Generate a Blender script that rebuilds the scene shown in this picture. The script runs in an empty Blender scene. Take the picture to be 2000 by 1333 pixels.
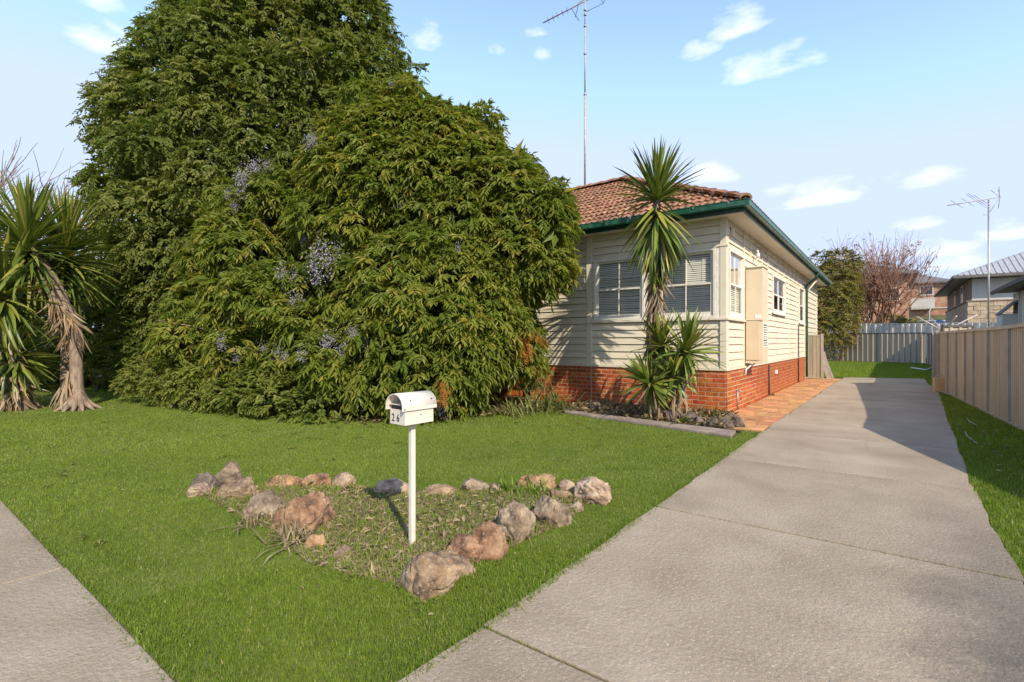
import bpy, bmesh, math, random
import numpy as np
from mathutils import Vector, Matrix, noise as mnoise

random.seed(7)
rng = np.random.default_rng(7)
R = math.radians
SC = bpy.context.scene
COL = SC.collection

# ------------------------------------------------------------------ camera, sky, sun, exposure
YAW = math.atan(738 / 980)
CY, SY = math.cos(YAW), math.sin(YAW)
CAM_H = 1.4
cam = bpy.data.cameras.new('camera')
cam.sensor_width = 36.0
cam.lens = 36.0 * 980 / 2000
cam.clip_start = 0.05
cam.clip_end = 3000
cam_o = bpy.data.objects.new('camera', cam)
COL.objects.link(cam_o)
cam_o.location = (0, 0, CAM_H)
cam_o.rotation_euler = (R(90), 0, YAW)
SC.camera = cam_o
SC.cycles.use_denoising = True

SUN_DIR = Vector((1.22, -0.71, 1.0)).normalized()
SUN_EL = math.asin(SUN_DIR.z)
SUN_AZ = math.atan2(SUN_DIR.x, SUN_DIR.y)

world = bpy.data.worlds.new('World')
SC.world = world
world.use_nodes = True


def build_sky():
    nt = world.node_tree
    nt.nodes.clear()
    N, L = nt.nodes.new, nt.links.new
    out = N('ShaderNodeOutputWorld')
    bg = N('ShaderNodeBackground')
    bg.inputs['Strength'].default_value = 0.15
    L(bg.outputs[0], out.inputs[0])
    sky = N('ShaderNodeTexSky')
    sky.sky_type = 'NISHITA'
    sky.sun_disc = False
    sky.sun_elevation = SUN_EL
    sky.sun_rotation = SUN_AZ
    sky.air_density = 1.0
    sky.dust_density = 0.35
    sky.ozone_density = .6
    tc = N('ShaderNodeTexCoord')
    nrm = N('ShaderNodeVectorMath'); nrm.operation = 'NORMALIZE'
    L(tc.outputs['Generated'], nrm.inputs[0])
    sep = N('ShaderNodeSeparateXYZ')
    L(nrm.outputs[0], sep.inputs[0])

    def math_(op, a, b=None, c=None, clamp=False):
        m = N('ShaderNodeMath'); m.operation = op; m.use_clamp = clamp
        for i, v in enumerate((a, b, c)):
            if v is None:
                continue
            if isinstance(v, (int, float)):
                m.inputs[i].default_value = v
            else:
                L(v, m.inputs[i])
        return m.outputs[0]
    az = math_('ARCTAN2', sep.outputs['X'], sep.outputs['Y'])
    el = math_('ARCSINE', sep.outputs['Z'])
    # small fair-weather clouds, each at its own place in the sky: azimuth, elevation, half width, half height (degrees), strength
    clouds = [(-76.2, 24.6, 3.0, 1.5, .95), (-76.7, 27.6, 3.0, 1.1, .8), (-46.8, 30.8, 2.4, 1.3, .7), (-38.4, 30.3, 1.8, 1.0, .6), (-33.4, 29.8, 1.7, .7, .4), (-34.1, 31.4, 1.5, .5, .35),
              (-12.8, 29.8, 4.4, 1.5, .95), (-16.7, 28.3, 2.5, 1.0, .9), (-10.4, 25.9, 6.4, 1.5, .95), (-5.7, 13.9, 5.2, 1.5, 1.), (2.2, 14.0, 3.4, 1.2, .9), (-15.0, 16.9, 2.9, 1.4, 1.),
              (2.1, 10.4, 2.9, .9, .8), (7.6, 8.6, 3.2, 1.2, .9), (3.0, 7.8, 4.4, 1.1, .95), (4.8, 6.4, 4.0, .9, .8), (-8.5, 14.6, 2.4, .9, .8), (-9, 7, 4, .9, .7),
              (24, 8, 9, 2.0, .9), (38, 17, 8, 2.2, .9), (60, 10, 9, 2.4, .9), (85, 24, 9, 3, .9), (110, 9, 10, 2.5, .9), (140, 16, 9, 2.4, .9),
              (170, 8, 10, 2.2, .9), (-95, 10, 9, 2.2, .9), (-120, 22, 8, 2.6, .9), (-150, 9, 10, 2.3, .9), (-60, 6, 8, 1.6, .8)]
    mp = N('ShaderNodeMapping'); mp.vector_type = 'TEXTURE'
    mp.inputs['Scale'].default_value = (1, 1, .42)
    L(nrm.outputs[0], mp.inputs[0])
    no = N('ShaderNodeTexNoise'); no.inputs['Scale'].default_value = 15; no.inputs['Detail'].default_value = 9
    no.inputs['Roughness'].default_value = .55
    no.inputs['Distortion'].default_value = .25
    L(mp.outputs[0], no.inputs[0])
    acc = None
    for (a, e, w, h, s) in clouds:
        da = math_('MULTIPLY', math_('SUBTRACT', az, R(a)), 1 / R(w))
        dz = math_('SUBTRACT', el, R(e))
        # flat base: a quicker fall-off below than above
        up = math_('MULTIPLY', math_('MAXIMUM', dz, 0.0), 1 / R(h * 1.35))
        dn = math_('MULTIPLY', math_('MINIMUM', dz, 0.0), 1 / R(h * .8))
        d2 = math_('ADD', math_('MULTIPLY', da, da), math_('ADD', math_('MULTIPLY', up, up), math_('MULTIPLY', dn, dn)))
        f = math_('MULTIPLY', math_('SUBTRACT', 1.0, d2), s)
        acc = f if acc is None else math_('MAXIMUM', acc, f)
    acc = math_('MAXIMUM', acc, -1.0)
    dens = math_('ADD', math_('MULTIPLY', acc, .36), math_('SUBTRACT', no.outputs['Fac'], .60))
    dens = math_('MULTIPLY', dens, 2.0, clamp=True)
    dens = math_('MULTIPLY', dens, .9)
    hs = N('ShaderNodeMixRGB'); hs.blend_type = 'MIX'
    L(dens, hs.inputs[0])
    cl = N('ShaderNodeRGB'); cl.outputs[0].default_value = (3.6, 3.6, 3.65, 1)
    tone = N('ShaderNodeMixRGB'); tone.blend_type = 'MULTIPLY'; tone.inputs[0].default_value = 1; tone.inputs[2].default_value = (1.0, .985, 1.0, 1)
    L(sky.outputs[0], tone.inputs[1])
    cap = N('ShaderNodeMixRGB'); cap.blend_type = 'DARKEN'; cap.inputs[0].default_value = 1; cap.inputs[2].default_value = (1.84, 2.2, 3.0, 1)
    L(tone.outputs[0], cap.inputs[1])
    L(cap.outputs[0], hs.inputs[1]); L(cl.outputs[0], hs.inputs[2])
    L(hs.outputs[0], bg.inputs['Color'])


build_sky()
sun = bpy.data.lights.new('sun', 'SUN')
sun.energy = 2.3
sun.angle = R(0.55)
sun.color = (1.0, 0.88, 0.70)
sun_o = bpy.data.objects.new('sun', sun)
COL.objects.link(sun_o)
sun_o.rotation_euler = (-SUN_DIR).to_track_quat('-Z', 'Y').to_euler()

vs = SC.view_settings
vs.view_transform = 'Standard'
vs.look = 'None'
vs.exposure = 1.40
vs.gamma = 1
vs.use_curve_mapping = False


# ------------------------------------------------------------------ helpers
def at(px, py, d):
    """metric point at depth d (metres in front of the lens) along a sight line, used to survey the site"""
    r = (px - 1000) / 980 * d
    return Vector((r * CY - d * SY, r * SY + d * CY, CAM_H - (py - 668) / 980 * d))


def ground(px, py):
    return at(px, py, CAM_H * 980 / (py - 668))


def tag(o, label=None, cat=None, group=None, kind=None):
    if label:
        o['label'] = label
    if cat:
        o['category'] = cat
    if group:
        o['group'] = group
    if kind:
        o['kind'] = kind
    return o


def link(o, parent=None):
    COL.objects.link(o)
    if parent is not None:
        o.parent = parent
    return o


def empty(name, loc=(0, 0, 0), rz=0, parent=None):
    o = bpy.data.objects.new(name, None)
    o.empty_display_size = .1
    o.location = loc
    o.rotation_euler = (0, 0, rz)
    return link(o, parent)


class MB:
    """collects simple shapes; build() links them as one mesh object"""
    def __init__(s):
        s.v = []; s.f = []; s.sm = []

    def add(s, vs, fs, smooth=False):
        b = len(s.v)
        s.v += [tuple(v) for v in vs]
        s.f += [tuple(i + b for i in f) for f in fs]
        s.sm += [smooth] * len(fs)
        return s

    def box(s, x0, x1, y0, y1, z0, z1, rot=None, at_=None):
        vs = [(x, y, z) for x in (x0, x1) for y in (y0, y1) for z in (z0, z1)]
        if rot is not None:
            vs = [rot @ Vector(v) for v in vs]
        if at_ is not None:
            vs = [Vector(v) + Vector(at_) for v in vs]
        return s.add(vs, [(0, 1, 3, 2), (4, 6, 7, 5), (0, 4, 5, 1), (2, 3, 7, 6), (0, 2, 6, 4), (1, 5, 7, 3)])

    def tube(s, pts, rad, n=8, cap=True, smooth=True):
        pts = [Vector(p) for p in pts]
        if not isinstance(rad, (list, tuple)):
            rad = [rad] * len(pts)
        vs = []; fs = []
        prev = None
        for i, p in enumerate(pts):
            t = (pts[min(i + 1, len(pts) - 1)] - pts[max(i - 1, 0)])
            if t.length < 1e-9:
                t = Vector((0, 0, 1))
            t.normalize()
            if prev is None:
                a = Vector((0, 0, 1)) if abs(t.z) < .9 else Vector((1, 0, 0))
                u = t.cross(a).normalized()
            else:
                u = (prev - t * prev.dot(t))
                u = u.normalized() if u.length > 1e-6 else t.cross(Vector((1, 0, .3))).normalized()
            prev = u
            w = t.cross(u)
            for k in range(n):
                an = 2 * math.pi * k / n
                vs.append(p + (u * math.cos(an) + w * math.sin(an)) * rad[i])
        for i in range(len(pts) - 1):
            for k in range(n):
                k2 = (k + 1) % n
                fs.append((i * n + k, i * n + k2, (i + 1) * n + k2, (i + 1) * n + k))
        s.add(vs, fs, smooth)
        if cap:
            b = len(s.v) - len(vs)
            s.f.append(tuple(b + k for k in range(n - 1, -1, -1))); s.sm.append(False)
            s.f.append(tuple(b + (len(pts) - 1) * n + k for k in range(n))); s.sm.append(False)
        return s

    def prism(s, poly, z0, z1):
        n = len(poly)
        vs = [(p[0], p[1], z0) for p in poly] + [(p[0], p[1], z1) for p in poly]
        fs = [tuple(range(n - 1, -1, -1)), tuple(range(n, 2 * n))] + [(i, (i + 1) % n, n + (i + 1) % n, n + i) for i in range(n)]
        return s.add(vs, fs)

    def extrude(s, prof, p0, p1, ax, up, closed=True, smooth=False):
        """profile (a,b) pairs along ax/up swept from p0 to p1"""
        ax = Vector(ax); up = Vector(up); p0 = Vector(p0); p1 = Vector(p1)
        n = len(prof)
        vs = [p0 + ax * a + up * b for a, b in prof] + [p1 + ax * a + up * b for a, b in prof]
        fs = [(i, (i + 1) % n, n + (i + 1) % n, n + i) for i in range(n if closed else n - 1)]
        if closed:
            fs += [tuple(range(n - 1, -1, -1)), tuple(range(n, 2 * n))]
        return s.add(vs, fs, smooth)

    def mesh(s, name, m=None):
        me = bpy.data.meshes.new(name)
        me.from_pydata([tuple(v) for v in s.v], [], s.f)
        me.polygons.foreach_set('use_smooth', s.sm)
        if m:
            me.materials.append(m)
        me.update()
        return me

    def build(s, name, m, parent=None, loc=None, rot=None, bevel=0, label=None, kind=None):
        me = s.mesh(name, m)
        if bevel:
            bm = bmesh.new(); bm.from_mesh(me)
            bmesh.ops.recalc_face_normals(bm, faces=bm.faces)
            bmesh.ops.bevel(bm, geom=[e for e in bm.edges if len(e.link_faces) == 2 and e.calc_face_angle(0) > .5], offset=bevel, segments=2, profile=.6, affect='EDGES', clamp_overlap=True)
            bm.to_mesh(me); bm.free()
        else:
            bm = bmesh.new(); bm.from_mesh(me)
            bmesh.ops.recalc_face_normals(bm, faces=bm.faces)
            bm.to_mesh(me); bm.free()
        o = bpy.data.objects.new(name, me)
        if loc is not None:
            o.location = loc
        if rot is not None:
            o.rotation_euler = rot
        link(o, parent)
        if label:
            o['label'] = label
        if kind:
            o['kind'] = kind
        return o


def place(name, me, parent=None, loc=(0, 0, 0), rot=(0, 0, 0), scale=(1, 1, 1), label=None):
    o = bpy.data.objects.new(name, me)
    o.location = loc; o.rotation_euler = rot; o.scale = scale
    link(o, parent)
    if label:
        o['label'] = label
    return o


def tris_object(name, V, F, m, tint=None, parent=None, kind=None, smooth=False, link_it=True):
    """numpy vertices/triangles to one mesh object, with an optional per-vertex tint"""
    me = bpy.data.meshes.new(name)
    nv, nf = len(V), len(F)
    me.vertices.add(nv); me.loops.add(nf * 3); me.polygons.add(nf)
    me.vertices.foreach_set('co', np.ascontiguousarray(V, dtype=np.float32).ravel())
    me.loops.foreach_set('vertex_index', np.ascontiguousarray(F, dtype=np.int32).ravel())
    me.polygons.foreach_set('loop_start', np.arange(0, nf * 3, 3, dtype=np.int32))
    me.polygons.foreach_set('use_smooth', np.full(nf, smooth))
    if tint is not None:
        a = me.attributes.new('tint', 'FLOAT', 'POINT')
        a.data.foreach_set('value', np.ascontiguousarray(tint, dtype=np.float32))
    me.materials.append(m)
    me.update(calc_edges=True)
    if not link_it:
        return me
    o = bpy.data.objects.new(name, me)
    link(o, parent)
    if kind:
        o['kind'] = kind
    return o


# ------------------------------------------------------------------ materials
def lin(h):
    h = h.lstrip('#')
    c = [int(h[i:i + 2], 16) / 255 for i in (0, 2, 4)]
    return tuple(((x / 12.92) if x <= .04045 else ((x + .055) / 1.055) ** 2.4) for x in c)


def mat(name, cols, rough=.7, scale=4, detail=6, stretch=(1, 1, 1), bump=0, bscale=60, bstretch=None, spec=.4, rnd=0, hue=0, metallic=0,
        by=None, trans=0, speck=None, stain=None, pos=None):
    """principled surface whose colour runs through cols by noise (or by the 'tint' attribute / per-object random)"""
    m = bpy.data.materials.new(name)
    m.use_nodes = True
    nt = m.node_tree
    N, L = nt.nodes.new, nt.links.new
    b = nt.nodes['Principled BSDF']
    b.inputs['Roughness'].default_value = rough
    b.inputs['Specular IOR Level'].default_value = spec
    b.inputs['Metallic'].default_value = metallic
    tc = N('ShaderNodeTexCoord')
    oi = N('ShaderNodeObjectInfo')
    mul = N('ShaderNodeMath'); mul.operation = 'MULTIPLY'; mul.inputs[1].default_value = 37.0
    L(oi.outputs['Random'], mul.inputs[0])
    add = N('ShaderNodeVectorMath'); add.operation = 'ADD'
    L(tc.outputs['Object'], add.inputs[0]); L(mul.outputs[0], add.inputs[1])

    def nz(sc, de, st, ro=.55):
        mp = N('ShaderNodeMapping'); mp.inputs['Scale'].default_value = st
        L(add.outputs[0], mp.inputs[0])
        n = N('ShaderNodeTexNoise'); n.inputs['Scale'].default_value = sc; n.inputs['Detail'].default_value = de
        n.inputs['Roughness'].default_value = ro
        L(mp.outputs[0], n.inputs[0])
        return n.outputs['Fac']
    if by == 'tint':
        at_ = N('ShaderNodeAttribute'); at_.attribute_name = 'tint'
        fac = at_.outputs['Fac']
    elif by == 'random':
        fac = oi.outputs['Random']
    else:
        fac = nz(scale, detail, stretch)
    ramp = N('ShaderNodeValToRGB')
    k = len(cols)
    lo, hi = ((0.0, 1.0) if by else (.32, .68))
    els = ramp.color_ramp.elements
    for i, c in enumerate(cols):
        p = lo + (hi - lo) * (i / max(k - 1, 1))
        if pos:
            p = pos[i]
        e = els[i] if i < 2 else els.new(min(p, 1.0))
        e.position = p
        e.color = (*c, 1)
    if k == 1:
        els[1].color = (*cols[0], 1)
    L(fac, ramp.inputs[0])
    col = ramp.outputs[0]
    if speck:
        sc, amt, c2 = speck
        n2 = nz(sc, 3, stretch, .7)
        r2 = N('ShaderNodeMapRange'); r2.inputs[1].default_value = .55; r2.inputs[2].default_value = .72; r2.inputs[4].default_value = amt
        L(n2, r2.inputs[0])
        mx = N('ShaderNodeMixRGB'); mx.inputs[2].default_value = (*c2, 1)
        L(r2.outputs[0], mx.inputs[0]); L(col, mx.inputs[1]); col = mx.outputs[0]
    if stain:
        sc, amt, c2 = stain
        n2 = nz(sc, 8, stretch, .62)
        r2 = N('ShaderNodeMapRange'); r2.inputs[1].default_value = .5; r2.inputs[2].default_value = .75; r2.inputs[4].default_value = amt
        L(n2, r2.inputs[0])
        mx = N('ShaderNodeMixRGB'); mx.inputs[2].default_value = (*c2, 1)
        L(r2.outputs[0], mx.inputs[0]); L(col, mx.inputs[1]); col = mx.outputs[0]
    if rnd or hue:
        h = N('ShaderNodeHueSaturation')
        wn = N('ShaderNodeTexWhiteNoise'); wn.noise_dimensions = '1D'
        L(mul.outputs[0], wn.inputs['W'])
        for inp, amp, base in (('Value', rnd, 1.0), ('Hue', hue, .5)):
            mr = N('ShaderNodeMapRange'); mr.inputs[3].default_value = base - amp; mr.inputs[4].default_value = base + amp
            L(oi.outputs['Random'] if inp == 'Hue' else wn.outputs['Value'], mr.inputs[0]); L(mr.outputs[0], h.inputs[inp])
        L(col, h.inputs['Color']); col = h.outputs[0]
    L(col, b.inputs['Base Color'])
    if bump:
        bp = N('ShaderNodeBump'); bp.inputs['Strength'].default_value = bump; bp.inputs['Distance'].default_value = .02
        L(nz(bscale, 5, bstretch or stretch, .65), bp.inputs['Height']); L(bp.outputs[0], b.inputs['Normal'])
    if trans:
        tr = N('ShaderNodeBsdfTranslucent')
        g = N('ShaderNodeMixRGB'); g.blend_type = 'MULTIPLY'; g.inputs[0].default_value = 1; g.inputs[2].default_value = (1.25, 1.2, .5, 1)
        L(col, g.inputs[1]); L(g.outputs[0], tr.inputs['Color'])
        ms = N('ShaderNodeMixShader'); ms.inputs[0].default_value = trans
        out = nt.nodes['Material Output']
        L(b.outputs[0], ms.inputs[1]); L(tr.outputs[0], ms.inputs[2]); L(ms.outputs[0], out.inputs['Surface'])
    return m


def glass_mat(name, tint=(.82, .86, .88), refl=.35):
    m = bpy.data.materials.new(name); m.use_nodes = True
    nt = m.node_tree; N, L = nt.nodes.new, nt.links.new
    nt.nodes.remove(nt.nodes['Principled BSDF'])
    t = N('ShaderNodeBsdfTransparent'); t.inputs[0].default_value = (*tint, 1)
    g = N('ShaderNodeBsdfGlossy'); g.inputs['Roughness'].default_value = .03
    lw = N('ShaderNodeLayerWeight'); lw.inputs[0].default_value = refl
    mx = N('ShaderNodeMixShader')
    L(lw.outputs['Fresnel'], mx.inputs[0]); L(t.outputs[0], mx.inputs[1]); L(g.outputs[0], mx.inputs[2])
    L(mx.outputs[0], nt.nodes['Material Output'].inputs['Surface'])
    return m


MT = dict(
    soil=mat('soil_grass_base', [(.08, .10, .025), (.13, .155, .04), (.17, .17, .06)], .95, 3, 8, bump=.6, bscale=40, spec=.1),
    dirt=mat('bed_soil', [(.11, .075, .045), (.22, .16, .1), (.32, .25, .17)], .95, 9, 9, bump=.9, bscale=30, spec=.1),
    mulch=mat('leaf_mulch', [(.05, .032, .02), (.12, .08, .05), (.2, .14, .09)], .95, 14, 8, bump=.9, bscale=40, spec=.1),
    concrete=mat('driveway_concrete', [(.265, .207, .148), (.33, .264, .195), (.39, .317, .24)], .9, 1.1, 9, bump=.6, bscale=42, spec=.25,
                 speck=(75, .7, (.6, .51, .4)), stain=(1.3, .45, (.21, .165, .115)), rnd=.05),
    slab=mat('weathered_slab', [(.2, .16, .135), (.28, .225, .19), (.36, .3, .25)], .9, 3, 8, bump=.5, bscale=35, spec=.2, stain=(4, .6, (.1, .08, .07))),
    path=mat('footpath_concrete', [(.275, .215, .155), (.33, .265, .195), (.38, .31, .235)], .9, 1.6, 9, bump=.8, bscale=42, spec=.2,
             speck=(45, .6, (.5, .46, .4)), stain=(2.5, .35, (.2, .17, .14))),
    paver=mat('terracotta_paver', [(.40, .17, .07), (.50, .25, .105), (.57, .33, .16)], .8, 5, 7, bump=.3, bscale=40, rnd=.2, hue=.012, stain=(7, .45, (.3, .17, .1))),
    joint=mat('joint_sand', [(.10, .07, .045), (.18, .13, .09)], .95, 12, 6),
    brick=mat('red_brick', [(.30, .06, .017), (.44, .105, .026), (.52, .165, .042)], .42, 9, 7, bump=.25, bscale=70, rnd=.22, hue=.014, spec=.5,
              stain=(11, .35, (.16, .045, .03))),
    mortar=mat('mortar', [(.42, .32, .23), (.50, .40, .30)], .95, 20, 6, bump=.4, bscale=90),
    board=mat('cream_paint', [(.60, .54, .42), (.68, .62, .49), (.72, .665, .54)], .55, 2.2, 8, stretch=(.5, 1, 3), bump=.12, bscale=25, bstretch=(.6, 2, 14), rnd=.035,
              stain=(3.2, .3, (.42, .35, .25)), speck=(20, .3, (.42, .34, .25)), spec=.35),
    trim=mat('cream_trim_paint', [(.64, .58, .45), (.70, .645, .52)], .5, 5, 7, bump=.1, bscale=30, stain=(5, .3, (.45, .38, .28))),
    white=mat('white_joinery_paint', [(.66, .63, .56), (.74, .72, .66)], .5, 6, 8, bump=.12, bscale=35, stain=(9, .45, (.42, .35, .28))),
    soffit=mat('soffit_paint', [(.66, .6, .5), (.73, .68, .58)], .7, 2, 6, stain=(2.5, .25, (.45, .38, .3))),
    green=mat('green_gutter_paint', [(.006, .06, .035), (.012, .085, .05), (.03, .12, .075)], .32, 4, 6, spec=.5, stain=(6, .5, (.10, .17, .13))),
    dgreen=mat('dark_green_fascia', [(.004, .03, .02), (.008, .045, .03)], .45, 4, 6, stain=(8, .4, (.06, .09, .07))),
    tile=mat('terracotta_roof_tile', [(.17, .085, .052), (.29, .15, .092), (.4, .235, .155)], .85, 7, 8, bump=.5, bscale=50, rnd=.25, hue=.012, spec=.2,
             stain=(9, .6, (.2, .15, .11)), speck=(40, .3, (.42, .36, .28))),
    dark=mat('dark_interior', [(.02, .022, .024), (.03, .032, .034)], .9, 4),
    slat=mat('blind_slat', [(.68, .65, .58), (.78, .75, .68)], .5, 6, rnd=.12),
    glass=glass_mat('window_glass', (.93, .95, .95), .18),
    mbox=mat('meter_box_enamel', [(.60, .50, .36), (.66, .56, .41)], .5, 3, 6, stain=(5, .2, (.45, .35, .22))),
    mdoor=mat('meter_box_door', [(.56, .45, .31), (.61, .50, .35)], .55, 3, 6),
    sticker=mat('white_sticker', [(.7, .7, .68)], .5),
    ink=mat('black_print', [(.015, .015, .016)], .6),
    conduit=mat('dark_conduit', [(.03, .03, .03), (.06, .055, .05)], .6, 8),
    metal=mat('galvanised_metal', [(.3, .3, .29), (.42, .42, .41)], .45, 8, 6, metallic=.6),
    mast=mat('weathered_alloy', [(.34, .3, .26), (.5, .46, .42)], .55, 14, 6, metallic=.2),
    letter=mat('white_enamel', [(.63, .575, .5), (.68, .63, .56)], .42, 5, 7, bump=.04, bscale=30, stain=(7, .4, (.46, .38, .29)), spec=.4),
    fence=mat('beige_steel_sheet', [(.33, .275, .195), (.385, .325, .235), (.43, .37, .275)], .55, 1.6, 7, stretch=(3, 3, .5), stain=(3, .5, (.25, .2, .14)), rnd=.07, spec=.35),
    fence2=mat('grey_steel_sheet', [(.36, .305, .24), (.43, .37, .30)], .55, 2, 6, stretch=(3, 3, .4), rnd=.05, stain=(4, .25, (.2, .18, .16))),
    fence3=mat('pale_steel_sheet', [(.6, .58, .54), (.7, .68, .63)], .5, 2, 6, stretch=(4, 4, .4), stain=(3, .5, (.25, .27, .28))),
    post=mat('fence_post_paint', [(.3, .265, .215), (.4, .355, .29)], .55, 4, 6),
    dpost=mat('dark_fence_post', [(.06, .055, .05), (.1, .09, .08)], .6, 4, 6),
    can=mat('faded_plastic', [(.5, .3, .13), (.58, .38, .19)], .55, 6, 6, stain=(9, .4, (.35, .2, .1))),
    timber=mat('grey_timber', [(.22, .19, .16), (.36, .31, .27), (.45, .4, .35)], .9, 6, 8, stretch=(6, 6, .6), bump=.3),
    bark=mat('grey_bark', [(.13, .09, .065), (.24, .18, .135), (.33, .26, .2)], .95, 12, 8, stretch=(1, 1, .35), bump=1, bscale=26, spec=.1),
    twig=mat('brown_twig', [(.08, .055, .04), (.16, .11, .08)], .9, 12, 5, spec=.1),
    redtwig=mat('bare_reddish_twig', [(.25, .14, .10), (.38, .24, .18)], .9, 12, 5, spec=.1),
    greytwig=mat('bare_grey_twig', [(.2, .15, .12), (.32, .26, .21)], .9, 12, 5, spec=.1),
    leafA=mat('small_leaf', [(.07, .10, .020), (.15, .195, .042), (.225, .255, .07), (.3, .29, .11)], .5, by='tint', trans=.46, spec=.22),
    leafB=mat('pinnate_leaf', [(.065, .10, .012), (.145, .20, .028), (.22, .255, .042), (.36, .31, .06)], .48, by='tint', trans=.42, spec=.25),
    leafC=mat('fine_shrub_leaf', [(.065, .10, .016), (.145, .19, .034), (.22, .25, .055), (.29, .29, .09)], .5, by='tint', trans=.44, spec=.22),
    leafD=mat('wattle_leaf', [(.09, .10, .02), (.17, .165, .03), (.25, .21, .045), (.3, .2, .06)], .5, by='tint', trans=.3),
    leafR=mat('rusty_leaf', [(.12, .05, .02), (.22, .095, .035), (.3, .16, .08)], .6, by='tint', trans=.25),
    yucca=mat('yucca_leaf', [(.06, .10, .015), (.13, .18, .028), (.22, .25, .042), (.36, .3, .07)], .42, by='random', trans=.16, spec=.5, pos=[0, .45, .85, 1]),
    yuccad=mat('dead_yucca_leaf', [(.14, .095, .06), (.26, .19, .125), (.38, .30, .215), (.34, .2, .08)], .8, by='random', trans=.12, spec=.2, pos=[0, .4, .8, 1]),
    strap=mat('strap_leaf', [(.08, .11, .025), (.17, .19, .055), (.33, .3, .14)], .45, by='tint', trans=.25, spec=.4),
    grass=mat('grass_blade', [(.085, .14, .015), (.18, .265, .033), (.265, .34, .055), (.42, .40, .16)], .5, by='tint', trans=.45, spec=.3, pos=[0, .42, .86, 1]),
    straw=mat('dry_straw', [(.14, .1, .06), (.28, .22, .13), (.42, .34, .22)], .85, by='tint', trans=.2, spec=.2),
    rust=mat('orange_dead_fern', [(.3, .1, .015), (.45, .17, .025), (.52, .27, .07)], .7, by='tint', trans=.25),
    flower=mat('lavender_bloom', [(.2, .19, .3), (.33, .31, .42), (.45, .42, .48)], .7, by='tint', trans=.2),
    rockT=mat('tan_rock', [(.10, .066, .042), (.27, .185, .115), (.42, .31, .205)], .9, 9, 10, bump=1, bscale=24, rnd=.1, stain=(5, .7, (.14, .11, .095)), speck=(52, .6, (.5, .43, .35)), spec=.2),
    rockG=mat('grey_rock', [(.085, .06, .042), (.245, .18, .125), (.41, .32, .225)], .9, 9, 10, bump=1, bscale=24, rnd=.1, stain=(6, .7, (.1, .085, .075)), speck=(48, .6, (.48, .42, .36)), spec=.2),
    rockR=mat('red_brown_rock', [(.09, .05, .033), (.26, .145, .085), (.4, .26, .16)], .9, 9, 10, bump=1, bscale=24, rnd=.1, stain=(5, .7, (.12, .085, .07)), speck=(52, .6, (.48, .38, .28)), spec=.2),
    rockO=mat('ochre_rock', [(.12, .075, .045), (.33, .19, .09), (.45, .32, .19)], .9, 9, 10, bump=1, bscale=24, rnd=.1, stain=(7, .6, (.17, .13, .1)), speck=(52, .6, (.55, .48, .4)), spec=.2),
    rockP=mat('pinkish_rock', [(.13, .085, .06), (.35, .24, .165), (.5, .395, .28)], .9, 9, 10, bump=1, bscale=24, rnd=.1, stain=(6, .6, (.17, .13, .115)), speck=(46, .6, (.56, .5, .45)), spec=.2),
    rockD=mat('dark_basalt', [(.075, .058, .05), (.14, .11, .095), (.21, .17, .15)], .9, 6, 9, bump=1, bscale=18, rnd=.12, spec=.2, stain=(8, .5, (.24, .19, .16))),
    farbrick=mat('far_brick', [(.3, .14, .085), (.42, .23, .15), (.5, .33, .24)], .9, 2.2, 8, stain=(3, .5, (.5, .42, .35)), spec=.2),
    creambrick=mat('cream_brick', [(.34, .25, .16), (.47, .37, .26), (.54, .45, .34)], .9, 4, 9, rnd=.12, hue=.01, spec=.2),
    greyroof=mat('grey_roof', [(.13, .12, .115), (.19, .175, .17)], .7, 3, 7),
    zinc=mat('zinc_roof_sheet', [(.3, .3, .3), (.42, .42, .42)], .45, 2, 6, stretch=(6, 1, 1), spec=.5),
    clad=mat('pale_cladding', [(.5, .48, .44), (.6, .58, .54)], .7, 1.2, 7, stain=(1.5, .35, (.4, .37, .33))),
    brownclad=mat('brown_cladding', [(.19, .145, .11), (.28, .22, .17)], .8, 5, 7, stretch=(4, 4, .3)),
    hill=mat('hill_scrub', [(.045, .06, .02), (.1, .1, .045), (.16, .14, .08)], .95, .6, 9, bump=1, bscale=6, spec=.1),
    tarp=mat('blue_tarp', [(.05, .16, .36), (.15, .32, .55), (.5, .58, .64)], .5, 5, 6),
)

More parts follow.
